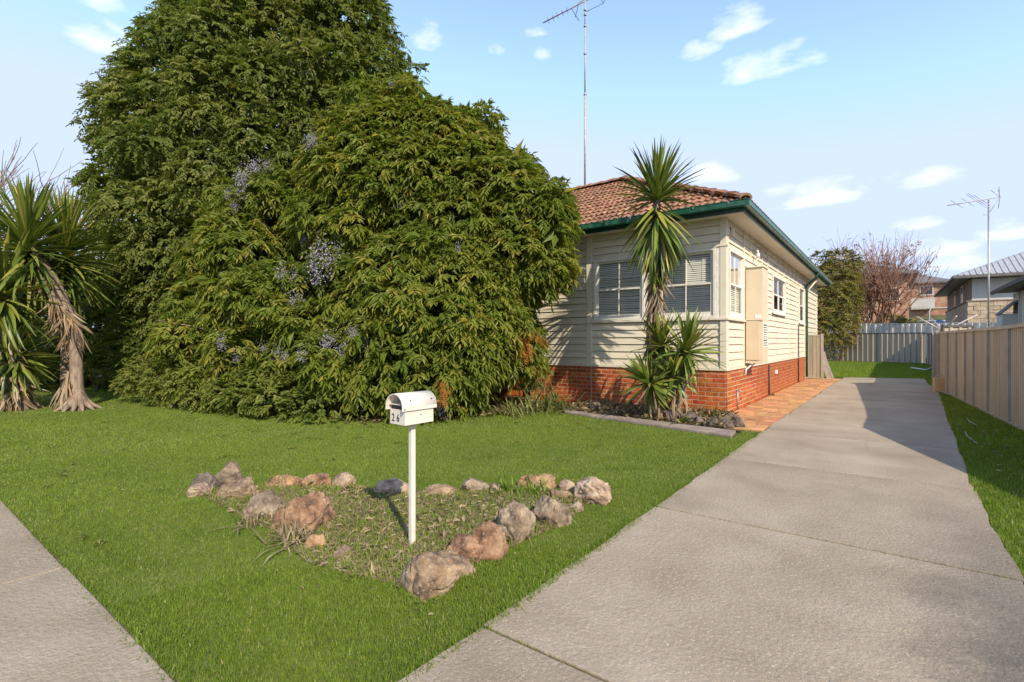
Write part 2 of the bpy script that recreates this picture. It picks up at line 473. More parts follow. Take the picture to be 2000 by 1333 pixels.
def edge_darkening(m):
    """darker mottled grey along the right edge of the near driveway, in metres on the slab"""
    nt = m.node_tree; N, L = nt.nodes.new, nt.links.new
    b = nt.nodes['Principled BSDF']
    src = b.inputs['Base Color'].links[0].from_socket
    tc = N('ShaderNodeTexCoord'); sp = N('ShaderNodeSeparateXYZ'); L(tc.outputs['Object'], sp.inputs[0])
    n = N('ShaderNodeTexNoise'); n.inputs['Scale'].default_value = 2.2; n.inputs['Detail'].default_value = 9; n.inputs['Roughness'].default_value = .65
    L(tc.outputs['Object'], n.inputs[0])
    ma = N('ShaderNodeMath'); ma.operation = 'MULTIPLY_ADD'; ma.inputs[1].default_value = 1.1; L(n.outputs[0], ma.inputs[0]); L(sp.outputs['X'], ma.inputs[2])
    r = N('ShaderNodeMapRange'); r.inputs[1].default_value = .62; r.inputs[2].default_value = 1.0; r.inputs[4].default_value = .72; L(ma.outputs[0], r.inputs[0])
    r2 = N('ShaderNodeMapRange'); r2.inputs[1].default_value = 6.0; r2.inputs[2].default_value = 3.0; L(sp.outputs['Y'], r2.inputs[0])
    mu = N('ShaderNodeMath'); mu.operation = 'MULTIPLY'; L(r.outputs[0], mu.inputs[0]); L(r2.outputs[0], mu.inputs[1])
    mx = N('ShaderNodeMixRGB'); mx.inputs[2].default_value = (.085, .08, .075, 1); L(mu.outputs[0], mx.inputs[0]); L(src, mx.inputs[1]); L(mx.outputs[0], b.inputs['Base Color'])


edge_darkening(MT['concrete'])


def cracks(m, scale, width, dark):
    nt = m.node_tree; N, L = nt.nodes.new, nt.links.new
    b = nt.nodes['Principled BSDF']
    src = b.inputs['Base Color'].links[0].from_socket
    tc = N('ShaderNodeTexCoord')
    n = N('ShaderNodeTexNoise'); n.inputs['Scale'].default_value = 3; n.inputs['Detail'].default_value = 6; L(tc.outputs['Object'], n.inputs[0])
    ad = N('ShaderNodeVectorMath'); ad.operation = 'MULTIPLY_ADD'; ad.inputs[1].default_value = (.22, .22, 0); L(n.outputs['Color'], ad.inputs[0]); L(tc.outputs['Object'], ad.inputs[2])
    v = N('ShaderNodeTexVoronoi'); v.feature = 'DISTANCE_TO_EDGE'; v.inputs['Scale'].default_value = scale; L(ad.outputs[0], v.inputs['Vector'])
    r = N('ShaderNodeMapRange'); r.inputs[1].default_value = width * scale; r.inputs[2].default_value = width * scale * .3; L(v.outputs['Distance'], r.inputs[0])
    n2 = N('ShaderNodeTexNoise'); n2.inputs['Scale'].default_value = .8; L(tc.outputs['Object'], n2.inputs[0])
    r2 = N('ShaderNodeMapRange'); r2.inputs[1].default_value = .5; r2.inputs[2].default_value = .6; L(n2.outputs[0], r2.inputs[0])
    mu = N('ShaderNodeMath'); mu.operation = 'MULTIPLY'; L(r.outputs[0], mu.inputs[0]); L(r2.outputs[0], mu.inputs[1])
    mx = N('ShaderNodeMixRGB'); mx.inputs[2].default_value = (*dark, 1); L(mu.outputs[0], mx.inputs[0]); L(src, mx.inputs[1]); L(mx.outputs[0], b.inputs['Base Color'])


cracks(MT['concrete'], .33, .0035, (.17, .14, .105))

# ------------------------------------------------------------------ the ground
HEDGE_LINE = [(-1.57, .82), (-1.55, 8.42), (-1.83, 8.42), (-1.80, 7.72), (-5.0, 8.3), (-5.65, 8.9), (-6.3, 7.2), (-7.2, 5.7), (-10.5, 5.8), (-13, 5.2), (-16, 5.2), (-24, 5.2), (-24, .82)]
STRIP = [(.62, -2), (.62, 6.4), (.76, 10), (.95, 15), (1.06, 18.4), (1.2, 17.8), (1.32, 16), (1.67, 11), (1.88, 8), (2.4, 6), (2.6, -2)]
BACKLAWN = [(-8, 22.6), (-1.37, 22.8), (1.0, 23.9), (.98, 20.2), (1.12, 19.2), (1.84, 19.3), (1.84, 39.6), (-8, 43)]


def sheet(name, poly, z, m, kind='structure'):
    mb = MB(); mb.add([(x, y, z) for x, y in poly], [tuple(range(len(poly)))])
    o = mb.build(name, m); o['kind'] = kind
    return o


def terrain():
    n = 90
    xs = np.concatenate([np.linspace(-900, -60, 22), np.linspace(-54, 60, 58), np.linspace(70, 900, 22)])
    ys = np.concatenate([np.linspace(-600, -20, 16), np.linspace(-12, 160, 80), np.linspace(180, 1500, 24)])
    X, Y = np.meshgrid(xs, ys, indexing='ij')
    t = np.clip((Y - 43.5) / 12, 0, 1)
    Z = -.02 + t * t * (3 - 2 * t) * 1.3
    t2 = np.clip((Y - 58) / 75, 0, 1)
    Z += t2 * t2 * (3 - 2 * t2) * 8.5
    Z += np.clip((Y - 140) / 600, 0, 1) * 10
    V = np.stack([X, Y, Z], -1).reshape(-1, 3)
    ny = len(ys)
    i, j = np.meshgrid(np.arange(len(xs) - 1), np.arange(ny - 1), indexing='ij')
    a = (i * ny + j).ravel()
    F = np.concatenate([np.stack([a, a + ny, a + ny + 1], 1), np.stack([a, a + ny + 1, a + 1], 1)])
    tris_object('ground', V, F, MT['hill'], kind='structure', smooth=True)


terrain()
sheet('lawn', HEDGE_LINE, 0, MT['soil'])
sheet('verge', STRIP, 0.0, MT['soil'])
sheet('back_lawn', BACKLAWN, 0.0, MT['soil'])
sheet('garden_bed', [(-24, 5.2), (-16, 5.2), (-13, 5.2), (-10.5, 5.8), (-7.2, 5.7), (-6.3, 7.2), (-5.65, 8.9), (-5.0, 8.3), (-1.83, 8.3), (-1.83, 8.42), (-2.0, 9.1), (-2.3, 10.2), (-12, 10.6), (-24, 14)], .004, MT['mulch'])


def grid_slab(name, poly, z0, z1, m, parent, bevel=.006):
    mb = MB(); mb.prism(poly, z0, z1)
    return mb.build(name, m, parent, bevel=bevel)


def lerp_edge(edge, y):
    for (x0, y0), (x1, y1) in zip(edge, edge[1:]):
        if y0 <= y <= y1:
            return x0 + (x1 - x0) * (y - y0) / (y1 - y0)
    return edge[-1][0]


DR_L = [(-1.60, -6), (-1.58, 1.9), (-1.55, 8.5), (-1.46, 19), (-1.37, 23)]
DR_R = [(.60, -6), (.61, 4), (.62, 6.4), (.76, 10), (.95, 15), (1.06, 18.4), (1.0, 20), (1.0, 24)]
joints = [-2.6, -.37, 1.86, 4.08, 6.27, 8.5, 10.7, 12.9, 15.2, 17.3, 19.5, 22.8]
drv = sheet('driveway', [(-1.6, -6), (-1.58, 1.9), (-1.55, 8.5), (-1.46, 19), (-1.37, 22.8), (1.0, 23.9), (1.0, 20), (1.06, 18.4), (.95, 15), (.76, 10), (.62, 6.4), (.61, 4), (.6, -6)], .002, MT['joint'])
for a, b in zip(joints, joints[1:]):
    g = .011
    ys = [a + g] + sorted([y for y in (4, 6.4, 8.5, 10, 15, 18.4, 19, 20) if a + .1 < y < b - .1] + [a + (b - a) * q / 8 for q in range(1, 8)]) + [b - g]
    if b == 22.8:
        ys[-1] = 22.78
    skew = .10
    left = [(lerp_edge(DR_L, y) + random.uniform(-.018, .018), y) for y in ys]
    right = [(lerp_edge(DR_R, y) + random.uniform(-.018, .018), y + (0.02 if 0 < i < len(ys) - 1 else 0) + (1.05 if (b == 22.8 and i == len(ys) - 1) else 0)) for i, y in enumerate(ys)]
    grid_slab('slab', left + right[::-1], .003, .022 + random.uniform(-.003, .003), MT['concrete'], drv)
fp = sheet('footpath', [(-40, -1.0), (-1.62, -1.0), (-1.62, .82), (-40, .82)], .002, MT['joint'])
for i in range(12):
    x1 = -1.63 - i * 2.4
    grid_slab('slab', [(x1 - 2.385, -.98), (x1, -.98), (x1, .80), (x1 - 2.385, .81)], .003, .02, MT['path'], fp)
pv = sheet('side_paving', [(-2.42, 9.0), (-2.0, 8.42), (-1.56, 8.42), (-1.47, 19), (-1.42, 22), (-2.46, 22)], .003, MT['joint'])
y = 8.45
row = 0
while y < 21.6:
    h = random.uniform(.27, .36)
    x0 = -2.44 if y > 9.3 else (-2.0 + max(0, (y - 8.5)) * -.45)
    x1 = lerp_edge(DR_L, y) - .012
    n = 3 if x1 - x0 > .7 else 2
    cuts = [x0] + sorted(x0 + (x1 - x0) * (k + (.5 if row % 2 else 0) * .6) / n + random.uniform(-.05, .05) for k in range(1, n)) + [x1]
    for a, b in zip(cuts, cuts[1:]):
        g = .012
        q = [(a + g, y + g), (b - g, y + g + random.uniform(-.008, .008)), (b - g, y + h - g), (a + g, y + h - g + random.uniform(-.008, .008))]
        mb = MB(); mb.prism(q, .002, .02 + random.uniform(-.004, .004)); mb.build('paver', MT['paver'], pv)
    y += h; row += 1
kerb = empty('garden_edging', (-3.4, 8.1, 0)); kerb['kind'] = 'structure'
for poly in ([(-5.02, 8.30), (-4.28, 8.13), (-4.22, 8.42), (-5.2, 8.62)], [(-4.265, 8.126), (-1.82, 7.66), (-1.86, 8.10), (-4.205, 8.418)]):
    mb = MB(); mb.prism([(x + 3.4, y - 8.1) for x, y in poly], .0, .05); mb.build('edging_slab', MT['slab'], kerb, bevel=.012)
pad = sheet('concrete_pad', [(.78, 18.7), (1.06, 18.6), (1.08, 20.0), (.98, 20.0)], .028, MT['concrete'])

# ------------------------------------------------------------------ the house
house = empty('weatherboard_house', (0, 0, 0))
tag(house, 'cream weatherboard house on red brick base with orange tiled roof', 'house')
WF_Y, WS_X = 9.985, -2.47
WALL_TOP, BOARD_BOT = 3.74, .875


def front(x, out, z):
    return Vector((x, WF_Y - out, z))


def side(y, out, z):
    return Vector((WS_X + out, y, z))


# cores behind the cladding
core = MB()
core.box(-6.98, -2.59, WF_Y + .11, 24.9, .02, WALL_TOP + .02)
core.box(-12.0, -7.0, 12.2, 24.0, .02, WALL_TOP + .02)
core.build('wall_core', MT['dark'], house)
mw = MB()
mw.box(-6.97, -2.476, WF_Y - .0035, WF_Y + .1, -.05, BOARD_BOT - .03)
mw.box(-2.57, WS_X + .0035, WF_Y + .102, 21.2, -.05, BOARD_BOT - .03)
mw.build('mortar_wall', MT['mortar'], house)
# bricks
bl, bh, bd, gap = .2345, .0745, .10, .012
bm_ = MB(); bm_.box(-bl / 2, bl / 2, -.012, .06, 0, bh)
brick_me = bm_.mesh('brick', MT['brick'])
bmb = bmesh.new(); bmb.from_mesh(brick_me)
bmesh.ops.recalc_face_normals(bmb, faces=bmb.faces)
bmesh.ops.bevel(bmb, geom=[e for e in bmb.edges if all(abs(v.co.y + .012) < 1e-5 for v in e.verts)], offset=.004, segments=1, affect='EDGES')
bmb.to_mesh(brick_me); bmb.free()
zc = .0
course = 0
bricks = []
pitch = bl + gap
while zc + bh < BOARD_BOT - .02:
    off = 0 if course % 2 else -pitch / 2
    # front wall, two bays meeting at a straight vertical joint
    for (xa, xb) in ((-6.97, -5.312), (-5.300, -2.47)):
        x = xb if xb == -2.47 else xb + (0 if course % 2 else 0)
        first = True
        while x > xa + .03:
            w = pitch / 2 if (first and course % 2 == 0) else pitch
            w = min(w, x - xa)
            first = False
            if w > .06:
                bricks.append(('f', x - w / 2, zc, (w - gap) / bl, (x + 2.5) ** 2 + 0))
            x -= w
    x = WF_Y + .05
    first = True
    while x < 21.1:
        w = pitch * .42 if (first and course % 2) else pitch
        first = False
        w = min(w, 21.15 - x)
        if w > .06 and not (abs(x + w / 2 - 11.6) < .16 and zc > .68):
            bricks.append(('s', x + w / 2, zc, (w - gap) / bl, 0))
        x += w
    zc += bh + gap; course += 1
sb = [b for b in bricks if b[0] == 's']
fbk = [b for b in bricks if b[0] == 'f']
sb.sort(key=lambda b: b[1])
nside = max(0, 298 - len(fbk))
for b in fbk + sb[:nside]:
    _, u, z, sx, _ = b
    j = random.uniform(-.003, .003)
    if b[0] == 'f':
        place('brick', brick_me, house, (u, WF_Y + .004 + j, z), (0, 0, 0), (sx, 1, 1))
    else:
        place('brick', brick_me, house, (WS_X - .004 + j, u, z), (0, 0, R(90)), (sx, 1, 1))
mb = MB()
for b in sb[nside:]:
    _, u, z, sx, _ = b
    hw = bl * sx / 2; j = random.uniform(-.003, .003)
    mb.box(WS_X - .06, WS_X + .01 + j, u - hw, u + hw, z, z + bh)
mb.build('far_brickwork', MT['brick'], house, kind='stuff')
# sub-floor vent
mb = MB(); mb.box(WS_X - .03, WS_X - .012, 11.45, 11.75, .70, .82)
mb.build('floor_vent', MT['conduit'], house)

# weatherboards: wedge section, thick lower edge proud of the one below
BH = .1515
bw = MB()
bw.add([(-.5, .03, .004), (-.5, -.009, .004), (-.5, -.007, .012), (-.5, .014, BH - .004), (-.5, .03, BH - .004), (.5, .03, .004), (.5, -.009, .004), (.5, -.007, .012), (.5, .014, BH - .004), (.5, .03, BH - .004)],
       [(0, 1, 2, 3, 4), (9, 8, 7, 6, 5), (0, 5, 6, 1), (1, 6, 7, 2), (2, 7, 8, 3), (3, 8, 9, 4), (4, 9, 5, 0)])
board_me = bw.mesh('board', MT['board'])
WIN_F = [(-5.24, -4.06, 1.80, 3.19), (-3.80, -2.64, 1.80, 3.19)]
WIN_S = [(10.13, 11.38, 1.80, 3.19), (14.62, 16.62, 2.12, 3.17), (19.42, 20.72, 1.98, 3.26)]
rows = int((WALL_TOP - BOARD_BOT - .0) / BH)


def boards(seg, wins, wall):
    a, b = seg
    for r_ in range(rows + 1):
        z = BOARD_BOT + r_ * BH
        if z > WALL_TOP - .04:
            break
        iv = [(a, b)]
        for (w0, w1, z0, z1) in wins:
            if z < z1 - .03 and z + BH > z0 + .06:
                nv = []
                for (p, q) in iv:
                    if w1 <= p or w0 >= q:
                        nv.append((p, q)); continue
                    if w0 - p > .04:
                        nv.append((p, w0))
                    if q - w1 > .04:
                        nv.append((w1, q))
                iv = nv
        pieces = [(p, q, z, z + BH) for (p, q) in iv]
        for (w0, w1, z0, z1) in wins:
            p, q = max(a, w0), min(b, w1)
            if q - p > .05 and z < z1 - .03 and z + BH > z0 + .06:
                if z + BH > z1 + .015:
                    pieces.append((p, q, z1, z + BH))
                if z < z0 - .015:
                    pieces.append((p, q, z, z0))
        for (p, q, za, zb_) in pieces:
            u, l = (p + q) / 2, q - p
            j = random.uniform(-.0015, .0015)
            zz = za + random.uniform(-.002, .002)
            sz = (zb_ - za) / BH
            if wall == 'f':
                place('board', board_me, house, (u, WF_Y + .002 + j, zz), (0, 0, 0), (l, 1, sz))
            else:
                place('board', board_me, house, (WS_X - .002 + j, u, zz), (0, 0, R(90)), (l, 1, sz))


boards((-6.98, -5.42), [], 'f')
boards((-5.30, -2.57), WIN_F, 'f')
cuts_s = [10.09, 11.42, 12.70, 14.0, 15.4, 17.3, 18.9, 20.95]
for a, b in zip(cuts_s, cuts_s[1:]):
    boards((a + .022, b - .022), WIN_S, 's')
boards((21.6, 25.0), [(21.7, 24.8, 1.5, 3.3)], 's')


def trim(name, pts, m='trim'):
    mb = MB()
    for p in pts:
        mb.box(*p)
    return mb.build(name, MT[m], house, bevel=.004)


trim('corner_post', [(-2.572, -2.455, WF_Y - .022, WF_Y + .1, BOARD_BOT - .02, WALL_TOP)])
trim('corner_post', [(-2.57, WS_X + .022, WF_Y + .102, 10.11, BOARD_BOT - .018, WALL_TOP - .002)])
trim('wall_batten', [(-5.42, -5.30, WF_Y - .026, WF_Y + .05, BOARD_BOT - .02, WALL_TOP)])
trim('wall_batten', [(-6.99, -6.90, WF_Y - .028, WF_Y + .1, BOARD_BOT - .02, WALL_TOP)])
for yb in cuts_s[1:]:
    if 10.1 < yb < 21:
        inwin = any(w0 - .02 < yb < w1 + .02 for (w0, w1, _, _) in WIN_S)
        if not inwin:
            trim('wall_batten', [(WS_X - .03, WS_X + .020, yb - .022, yb + .022, BOARD_BOT, WALL_TOP - .001)])
        else:
            trim('wall_batten', [(WS_X - .03, WS_X + .020, yb - .022, yb + .022, 3.2, WALL_TOP - .001)])
for yb in (12.05, 13.3, 16.4, 18.1, 19.9):
    trim('wall_batten', [(WS_X - .03, WS_X + .021, yb - .018, yb + .018, 3.24, WALL_TOP - .002)])
trim('skirt_board', [(-6.99, -2.44, WF_Y - .035, WF_Y + .06, BOARD_BOT - .04, BOARD_BOT - .001)])
trim('skirt_board', [(WS_X - .06, WS_X + .036, WF_Y + .064, 20.95, BOARD_BOT - .041, BOARD_BOT - .002)])
trim('sill_band', [(-5.40, -2.43, WF_Y - .05, WF_Y + .03, 1.80, 1.845)])
trim('sill_band', [(WS_X - .03, WS_X + .051, WF_Y - .048, 11.43, 1.801, 1.844)])
trim('head_band', [(-2.70, -2.43, WF_Y - .034, WF_Y + .03, 3.19, 3.232)])
trim('wall_batten', [(WS_X - .06, WS_X + .026, 20.955, 21.06, .02, WALL_TOP)])
mb = MB(); mb.box(WS_X - .1, WS_X - .03, 21.07, 25.0, .02, WALL_TOP); mb.build('rear_wall_lining', MT['board'], house)
mb = MB()
for k in range(9):
    mb.box(WS_X - .028, WS_X + .006, 21.9, 24.6, 1.55 + k * .19, 1.55 + k * .19 + .15)
mb.build('louvre_shutter', MT['board'], house)


def window(par, origin, rz, w, h, sashes=1, cols=2, m='white', blinds=True, open_low=0, slats=True, sill=True):
    """double-hung window in a wall-local frame: x along the wall, -y outwards, z up"""
    fr = MB()
    t = .055
    fr.box(0, t, -.035, .10, 0, h); fr.box(w - t, w, -.035, .10, 0, h)
    fr.box(t, w - t, -.034, .10, h - t, h); fr.box(t, w - t, -.034, .10, 0, .045)
    fr.box(t, t + .02, -.012, .06, .045, h - t); fr.box(w - t - .02, w - t, -.012, .06, .045, h - t)
    o = fr.build('window', MT[m], par, origin, (0, 0, rz), bevel=.004)
    bk = MB(); bk.box(.02, w - .02, .092, .105, .02, h - .02); bk.build('dark_room', MT['dark'], o)
    x0 = t + .02
    sw = (w - 2 * x0) / sashes
    for s_ in range(sashes):
        a, b = x0 + s_ * sw, x0 + (s_ + 1) * sw
        mid = .045 + (h - t - .045) * .5
        for (z0, z1, dy) in ((mid - .018, h - t, .012), (.045, mid + .022, -.006)):
            sh = MB(); r_ = .038
            sh.box(a, a + r_, dy, dy + .03, z0, z1); sh.box(b - r_, b, dy, dy + .03, z0, z1)
            rb = .075 if z0 < .1 else r_
            sh.box(a + r_, b - r_, dy + .001, dy + .03, z1 - r_, z1); sh.box(a + r_, b - r_, dy + .001, dy + .03, z0, z0 + rb)
            for c_ in range(1, cols):
                xc = a + (b - a) * c_ / cols
                sh.box(xc - .011, xc + .011, dy + .004, dy + .027, z0 + rb, z1 - r_)
            sh.build('sash', MT[m], o, bevel=.003)
            for c_ in range(cols):
                xa = a + r_ + (b - a - 2 * r_) * c_ / cols; xb = a + r_ + (b - a - 2 * r_) * (c_ + 1) / cols
                pn = MB(); pn.add([(xa, dy + .016, z0 + rb), (xb, dy + .016, z0 + rb), (xb, dy + .016, z1 - r_), (xa, dy + .016, z1 - r_)], [(0, 1, 2, 3)])
                pn.build('pane', MT['glass'], o)
        if blinds:
            zz = .07
            sl = MB(); sl.add([(-.5, -.011, -.0145), (.5, -.011, -.0145), (.5, -.002, .002), (-.5, -.002, .002), (.5, .006, .0145), (-.5, .006, .0145)], [(0, 1, 2, 3), (3, 2, 4, 5)])
            me = sl.mesh('slat', MT['slat'])
            while zz < h - .08:
                q = random.uniform(-.12, .12)
                place('slat', me, o, ((a + b) / 2, .066, zz + random.uniform(-.003, .003)), (R(8) + q * .8, random.uniform(-.006, .006), 0), (b - a - .02, 1, 1))
                zz += .038
            for c_ in (.18, .8):
                cd = MB(); cd.tube([(a + (b - a) * c_, .05, .06), (a + (b - a) * c_ + .01, .05, h - .08)], .003, 4)
                cd.build('blind_cord', MT['slat'], o)
    if sill:
        si = MB(); si.box(-.03, w + .03, -.062, -.036, -.03, .012); si.build('sill', MT[m], o, bevel=.004)
    return o


window(house, (-5.24, WF_Y, 1.846), 0, 1.18, 1.34, sill=False)
window(house, (-3.80, WF_Y, 1.846), 0, 1.16, 1.34, sill=False)
mb = MB(); mb.box(-4.055, -3.805, WF_Y - .012, WF_Y + .06, 1.846, 3.19); mb.build('window_mullion', MT['white'], house, bevel=.004)
mb = MB(); mb.box(-2.635, -2.575, WF_Y - .014, WF_Y + .06, 1.846, 3.189); mb.build('window_mullion', MT['white'], house, bevel=.004)
window(house, (WS_X, 10.15, 1.846), R(90), 1.22, 1.34, sill=False)
window(house, (WS_X, 14.64, 2.14), R(90), 1.96, 1.02, sashes=2, cols=1, blinds=False)
window(house, (WS_X, 19.44, 2.0), R(90), 1.26, 1.25, cols=1, blinds=False)

# eaves
EX, EY, EZ = -1.97, 9.485, 3.90         # outer lip of the gutter corner, height of its top
GX0, GY1 = -10.6, 25.3
mb = MB()
for i in range(8):
    xa, xb = -10.4 + i * 1.05, -10.4 + (i + 1) * 1.05 - .004
    mb.box(xa, min(xb, EX - .14), EY + .13, WF_Y + .06, 3.735, 3.745)
mb.build('soffit', MT['soffit'], house)
mb = MB()
y = EY + .13
while y < GY1 - .2:
    mb.box(WS_X - .06, EX - .132, (y if y > EY + .2 else WF_Y + .062), min(y + 1.2, GY1 - .15) - .004, 3.734, 3.744)
    y += 1.2
mb.build('soffit', MT['soffit'], house)
mb = MB(); mb.box(GX0, EX - .11, EY + .10, EY + .128, 3.70, 3.86); mb.build('fascia', MT['dgreen'], house)
mb = MB(); mb.box(EX - .128, EX - .10, EY + .102, GY1 - .1, 3.701, 3.859); mb.build('fascia', MT['dgreen'], house)
gp = [(0, 0), (.10, 0), (.112, .02), (.112, .10), (.122, .115), (.112, .125), (.102, .118), (.102, .02), (.008, .012)]
mb = MB(); mb.extrude(gp, (GX0, EY + .1, EZ - .125), (EX - .1 + .11, EY + .1, EZ - .125), (0, -1, 0), (0, 0, 1)); mb.build('gutter', MT['green'], house)
mb = MB(); mb.extrude(gp, (EX - .1, EY - .01, EZ - .126), (EX - .1, GY1, EZ - .126), (1, 0, 0), (0, 0, 1)); mb.build('gutter', MT['green'], house)
for i in range(9):
    mb = MB(); xg = -2.3 - i * .62; mb.box(xg - .012, xg + .012, EY - .028, EY - .022, EZ - .05, EZ - .012); mb.build('gutter_bracket', MT['metal'], house)
# roof: ridge runs left behind the front slope, hip at the right corner, long right slope
TP = math.tan(R(27.8))
RUN = 4.18
RZ = EZ - .02 + RUN * TP
mb = MB()
e0, e1 = EX - .09, EY + .09
mb.add([(e0, e1, EZ - .035), (e0 - RUN + .09, e1 + RUN - .09, RZ - .06), (-15, e1 + RUN - .09, RZ - .06), (-15, e1, EZ - .035),
        (e0, GY1, EZ - .035), (e0 - RUN + .09, GY1 - RUN, RZ - .06), (e0 - 2 * RUN, GY1, EZ - .035), (-15, e1 + 2 * RUN, EZ - .035), (e0 - RUN + .09, e1 + RUN + 3.0, RZ - .06)],
       [(3, 0, 1, 2), (0, 4, 5, 1), (4, 6, 5), (2, 1, 5, 7)])
mb.build('roof_deck', MT['dark'], house)
TW, TG = .262, .338
pr = []
for k in range(9):
    t = k / 8
    pr.append((t * (TW + .03) - TW / 2, .014 + .017 * math.cos(t * 4 * math.pi) + (.012 if k == 8 else 0)))
tm = MB()
vs_ = []
for (yy, dz) in ((-.02, 0.042), (TG + .05, .004)):
    for (x, z) in pr:
        vs_.append((x, yy, z + dz))
for (x, z) in pr:
    vs_.append((x, -.018, z + .006))
n = len(pr)
tm.add(vs_, [(i, i + 1, n + i + 1, n + i) for i in range(n - 1)] + [(2 * n + i, 2 * n + i + 1, i + 1, i) for i in range(n - 1)])
tile_me = tm.mesh('roof_tile', MT['tile'])
pit = math.atan(TP)
nrow = int(RUN / math.cos(pit) / TG) + 1
far_tiles = MB()
tcount = 0
for r_ in range(nrow):
    s = r_ * TG
    yy = EY + .05 + s * math.cos(pit); zz = EZ - .03 + s * math.sin(pit)
    xr = EX + .02 - s * math.cos(pit)
    if yy > EY + RUN:
        break
    k = 0
    while True:
        x = xr - .16 - k * TW - (.0 if r_ % 2 else .06)
        k += 1
        if x < -14.5:
            break
        j = random.uniform(-.006, .006)
        if x > -7.9 and tcount < 296:
            place('roof_tile', tile_me, house, (x, yy + random.uniform(-.006, .006), zz + j * .6), (pit + random.uniform(-.012, .012), random.uniform(-.015, .015), random.uniform(-.012, .012)))
            tcount += 1
        else:
            c_, s_ = math.cos(pit), math.sin(pit)
            far_tiles.add([(x + v[0], yy + v[1] * c_ - v[2] * s_, zz + v[1] * s_ + v[2] * c_) for v in tm.v[:2 * n]], tm.f[:n - 1])
for r_ in range(nrow):
    s = r_ * TG
    xx = EX - .05 - s * math.cos(pit); zz = EZ - .03 + s * math.sin(pit)
    y = EY + s * math.cos(pit) + .2
    if xx < EX - RUN:
        break
    while y < GY1 - .1 - s * math.cos(pit):
        c_, s_ = math.cos(pit), math.sin(pit)
        far_tiles.add([(xx - (v[1] * c_ - v[2] * s_), y + v[0], zz + v[1] * s_ + v[2] * c_) for v in tm.v[:2 * n]], tm.f[:n - 1])
        y += TW
far_tiles.build('roof_tiling', MT['tile'], house, kind='stuff')


def cap_mesh(name, L_):
    m_ = MB(); vs = []; fs = []
    for q, (yy, rr) in enumerate(((0, .125), (L_, .105))):
        for k in range(7):
            a = math.pi * k / 6
            vs.append((math.cos(a) * rr, yy, math.sin(a) * rr * .75 + (.02 if q == 0 else 0)))
    vs += [(math.cos(math.pi * k / 6) * .105, .0, math.sin(math.pi * k / 6) * .07) for k in range(7)]
    for k in range(6):
        fs.append((k, k + 1, 8 + k, 7 + k)); fs.append((14 + k, 15 + k, k + 1, k))
    m_.add(vs, fs)
    return m_.mesh(name, MT['tile'])


cap_me = cap_mesh('ridge_cap', .44)
hip0 = Vector((EX - .06, EY + .06, EZ + .0)); hip1 = Vector((EX - RUN, EY + RUN, RZ + .02))
hd = (hip1 - hip0); hl = hd.length; hd.normalize()
q = hd.to_track_quat('Y', 'Z')
for k in range(int(hl / .38)):
    p = hip0 + hd * (k * .38)
    o = place('ridge_cap', cap_me, house, p + Vector((0, 0, .0)), (q @ Matrix.Rotation(random.uniform(-.05, .05), 3, 'Y').to_quaternion()).to_euler())
for k in range(12):
    place('ridge_cap', cap_me, house, (EX - RUN - k * .38 + .05, EY + RUN, RZ + .015 + random.uniform(-.008, .008)), (random.uniform(-.02, .02), random.uniform(-.05, .05), R(90)))
# rear hip of roof and its end fascia
mb = MB(); mb.box(e0 - .6, EX - .1, GY1 - .1, GY1 - .07, 3.70, 3.86); mb.build('fascia', MT['dgreen'], house)
# downpipe with its swan-neck
mb = MB()
mb.tube([(EX - .06, 20.4, 3.78), (EX - .10, 20.5, 3.62), (WS_X + .07, 20.92, 3.42), (WS_X + .06, 20.98, 3.2), (WS_X + .06, 20.98, .1)], .042, 10)
mb.build('downpipe', MT['green'], house)
mb = MB(); mb.tube([(WS_X + .05, 21.15, 3.2), (EX - .16, 21.6, 3.70)], .03, 6); mb.build('eave_bracket', MT['trim'], house)
# meter cabinet on the side wall
mbx = MB(); mbx.box(WS_X + .024, WS_X + .36, 11.47, 11.96, .93, 2.94)
cab = mbx.build('meter_cabinet', MT['mbox'], house, bevel=.006)
mb = MB(); mb.box(WS_X + .04, WS_X + .30, 11.452, 11.469, 1.0, 1.82); mb.build('cabinet_door', MT['mdoor'], cab, bevel=.004)
mb = MB(); mb.box(WS_X + .03, WS_X + .372, 11.446, 11.468, 1.835, 1.853); mb.build('cabinet_lip', MT['mbox'], cab)
mb = MB(); mb.box(WS_X + .02, WS_X + .38, 11.44, 11.98, 2.941, 2.957); mb.build('cabinet_lid', MT['mbox'], cab, bevel=.003)
mb = MB(); mb.box(WS_X + .21, WS_X + .33, 11.464, 11.4685, 1.87, 1.95); mb.build('sticker', MT['sticker'], cab)
st = MB(); st.box(WS_X + .3605, WS_X + .363, 11.53, 11.92, 1.27, 1.80); stk = st.build('sticker', MT['sticker'], cab)
lines = MB(); z = 1.75
while z > 1.30:
    a = 11.55
    hh = random.choice((.012, .02, .03))
    while a < 11.89:
        b = min(a + random.uniform(.03, .13), 11.90)
        lines.box(WS_X + .3631, WS_X + .3642, a, b, z - hh, z); a = b + random.uniform(.012, .03)
    z -= hh + .028
lines.build('sticker_print', MT['ink'], cab)
mb = MB(); mb.tube([(WS_X + .2, 11.6, .93), (WS_X + .12, 11.52, .88), (WS_X + .05, 11.4, .80), (WS_X + .05, 11.36, .70)], .016, 8); mb.build('hose_end', MT['white'], house)
mb = MB(); mb.tube([(WS_X + .035, 14.05, .8), (WS_X + .035, 14.05, .05), (WS_X + .12, 14.2, .03)], .02, 6); mb.build('conduit', MT['conduit'], house)
mb = MB(); mb.tube([(WS_X + .035, 19.15, 1.9), (WS_X + .035, 19.15, .03)], .018, 6); mb.build('conduit', MT['conduit'], house)
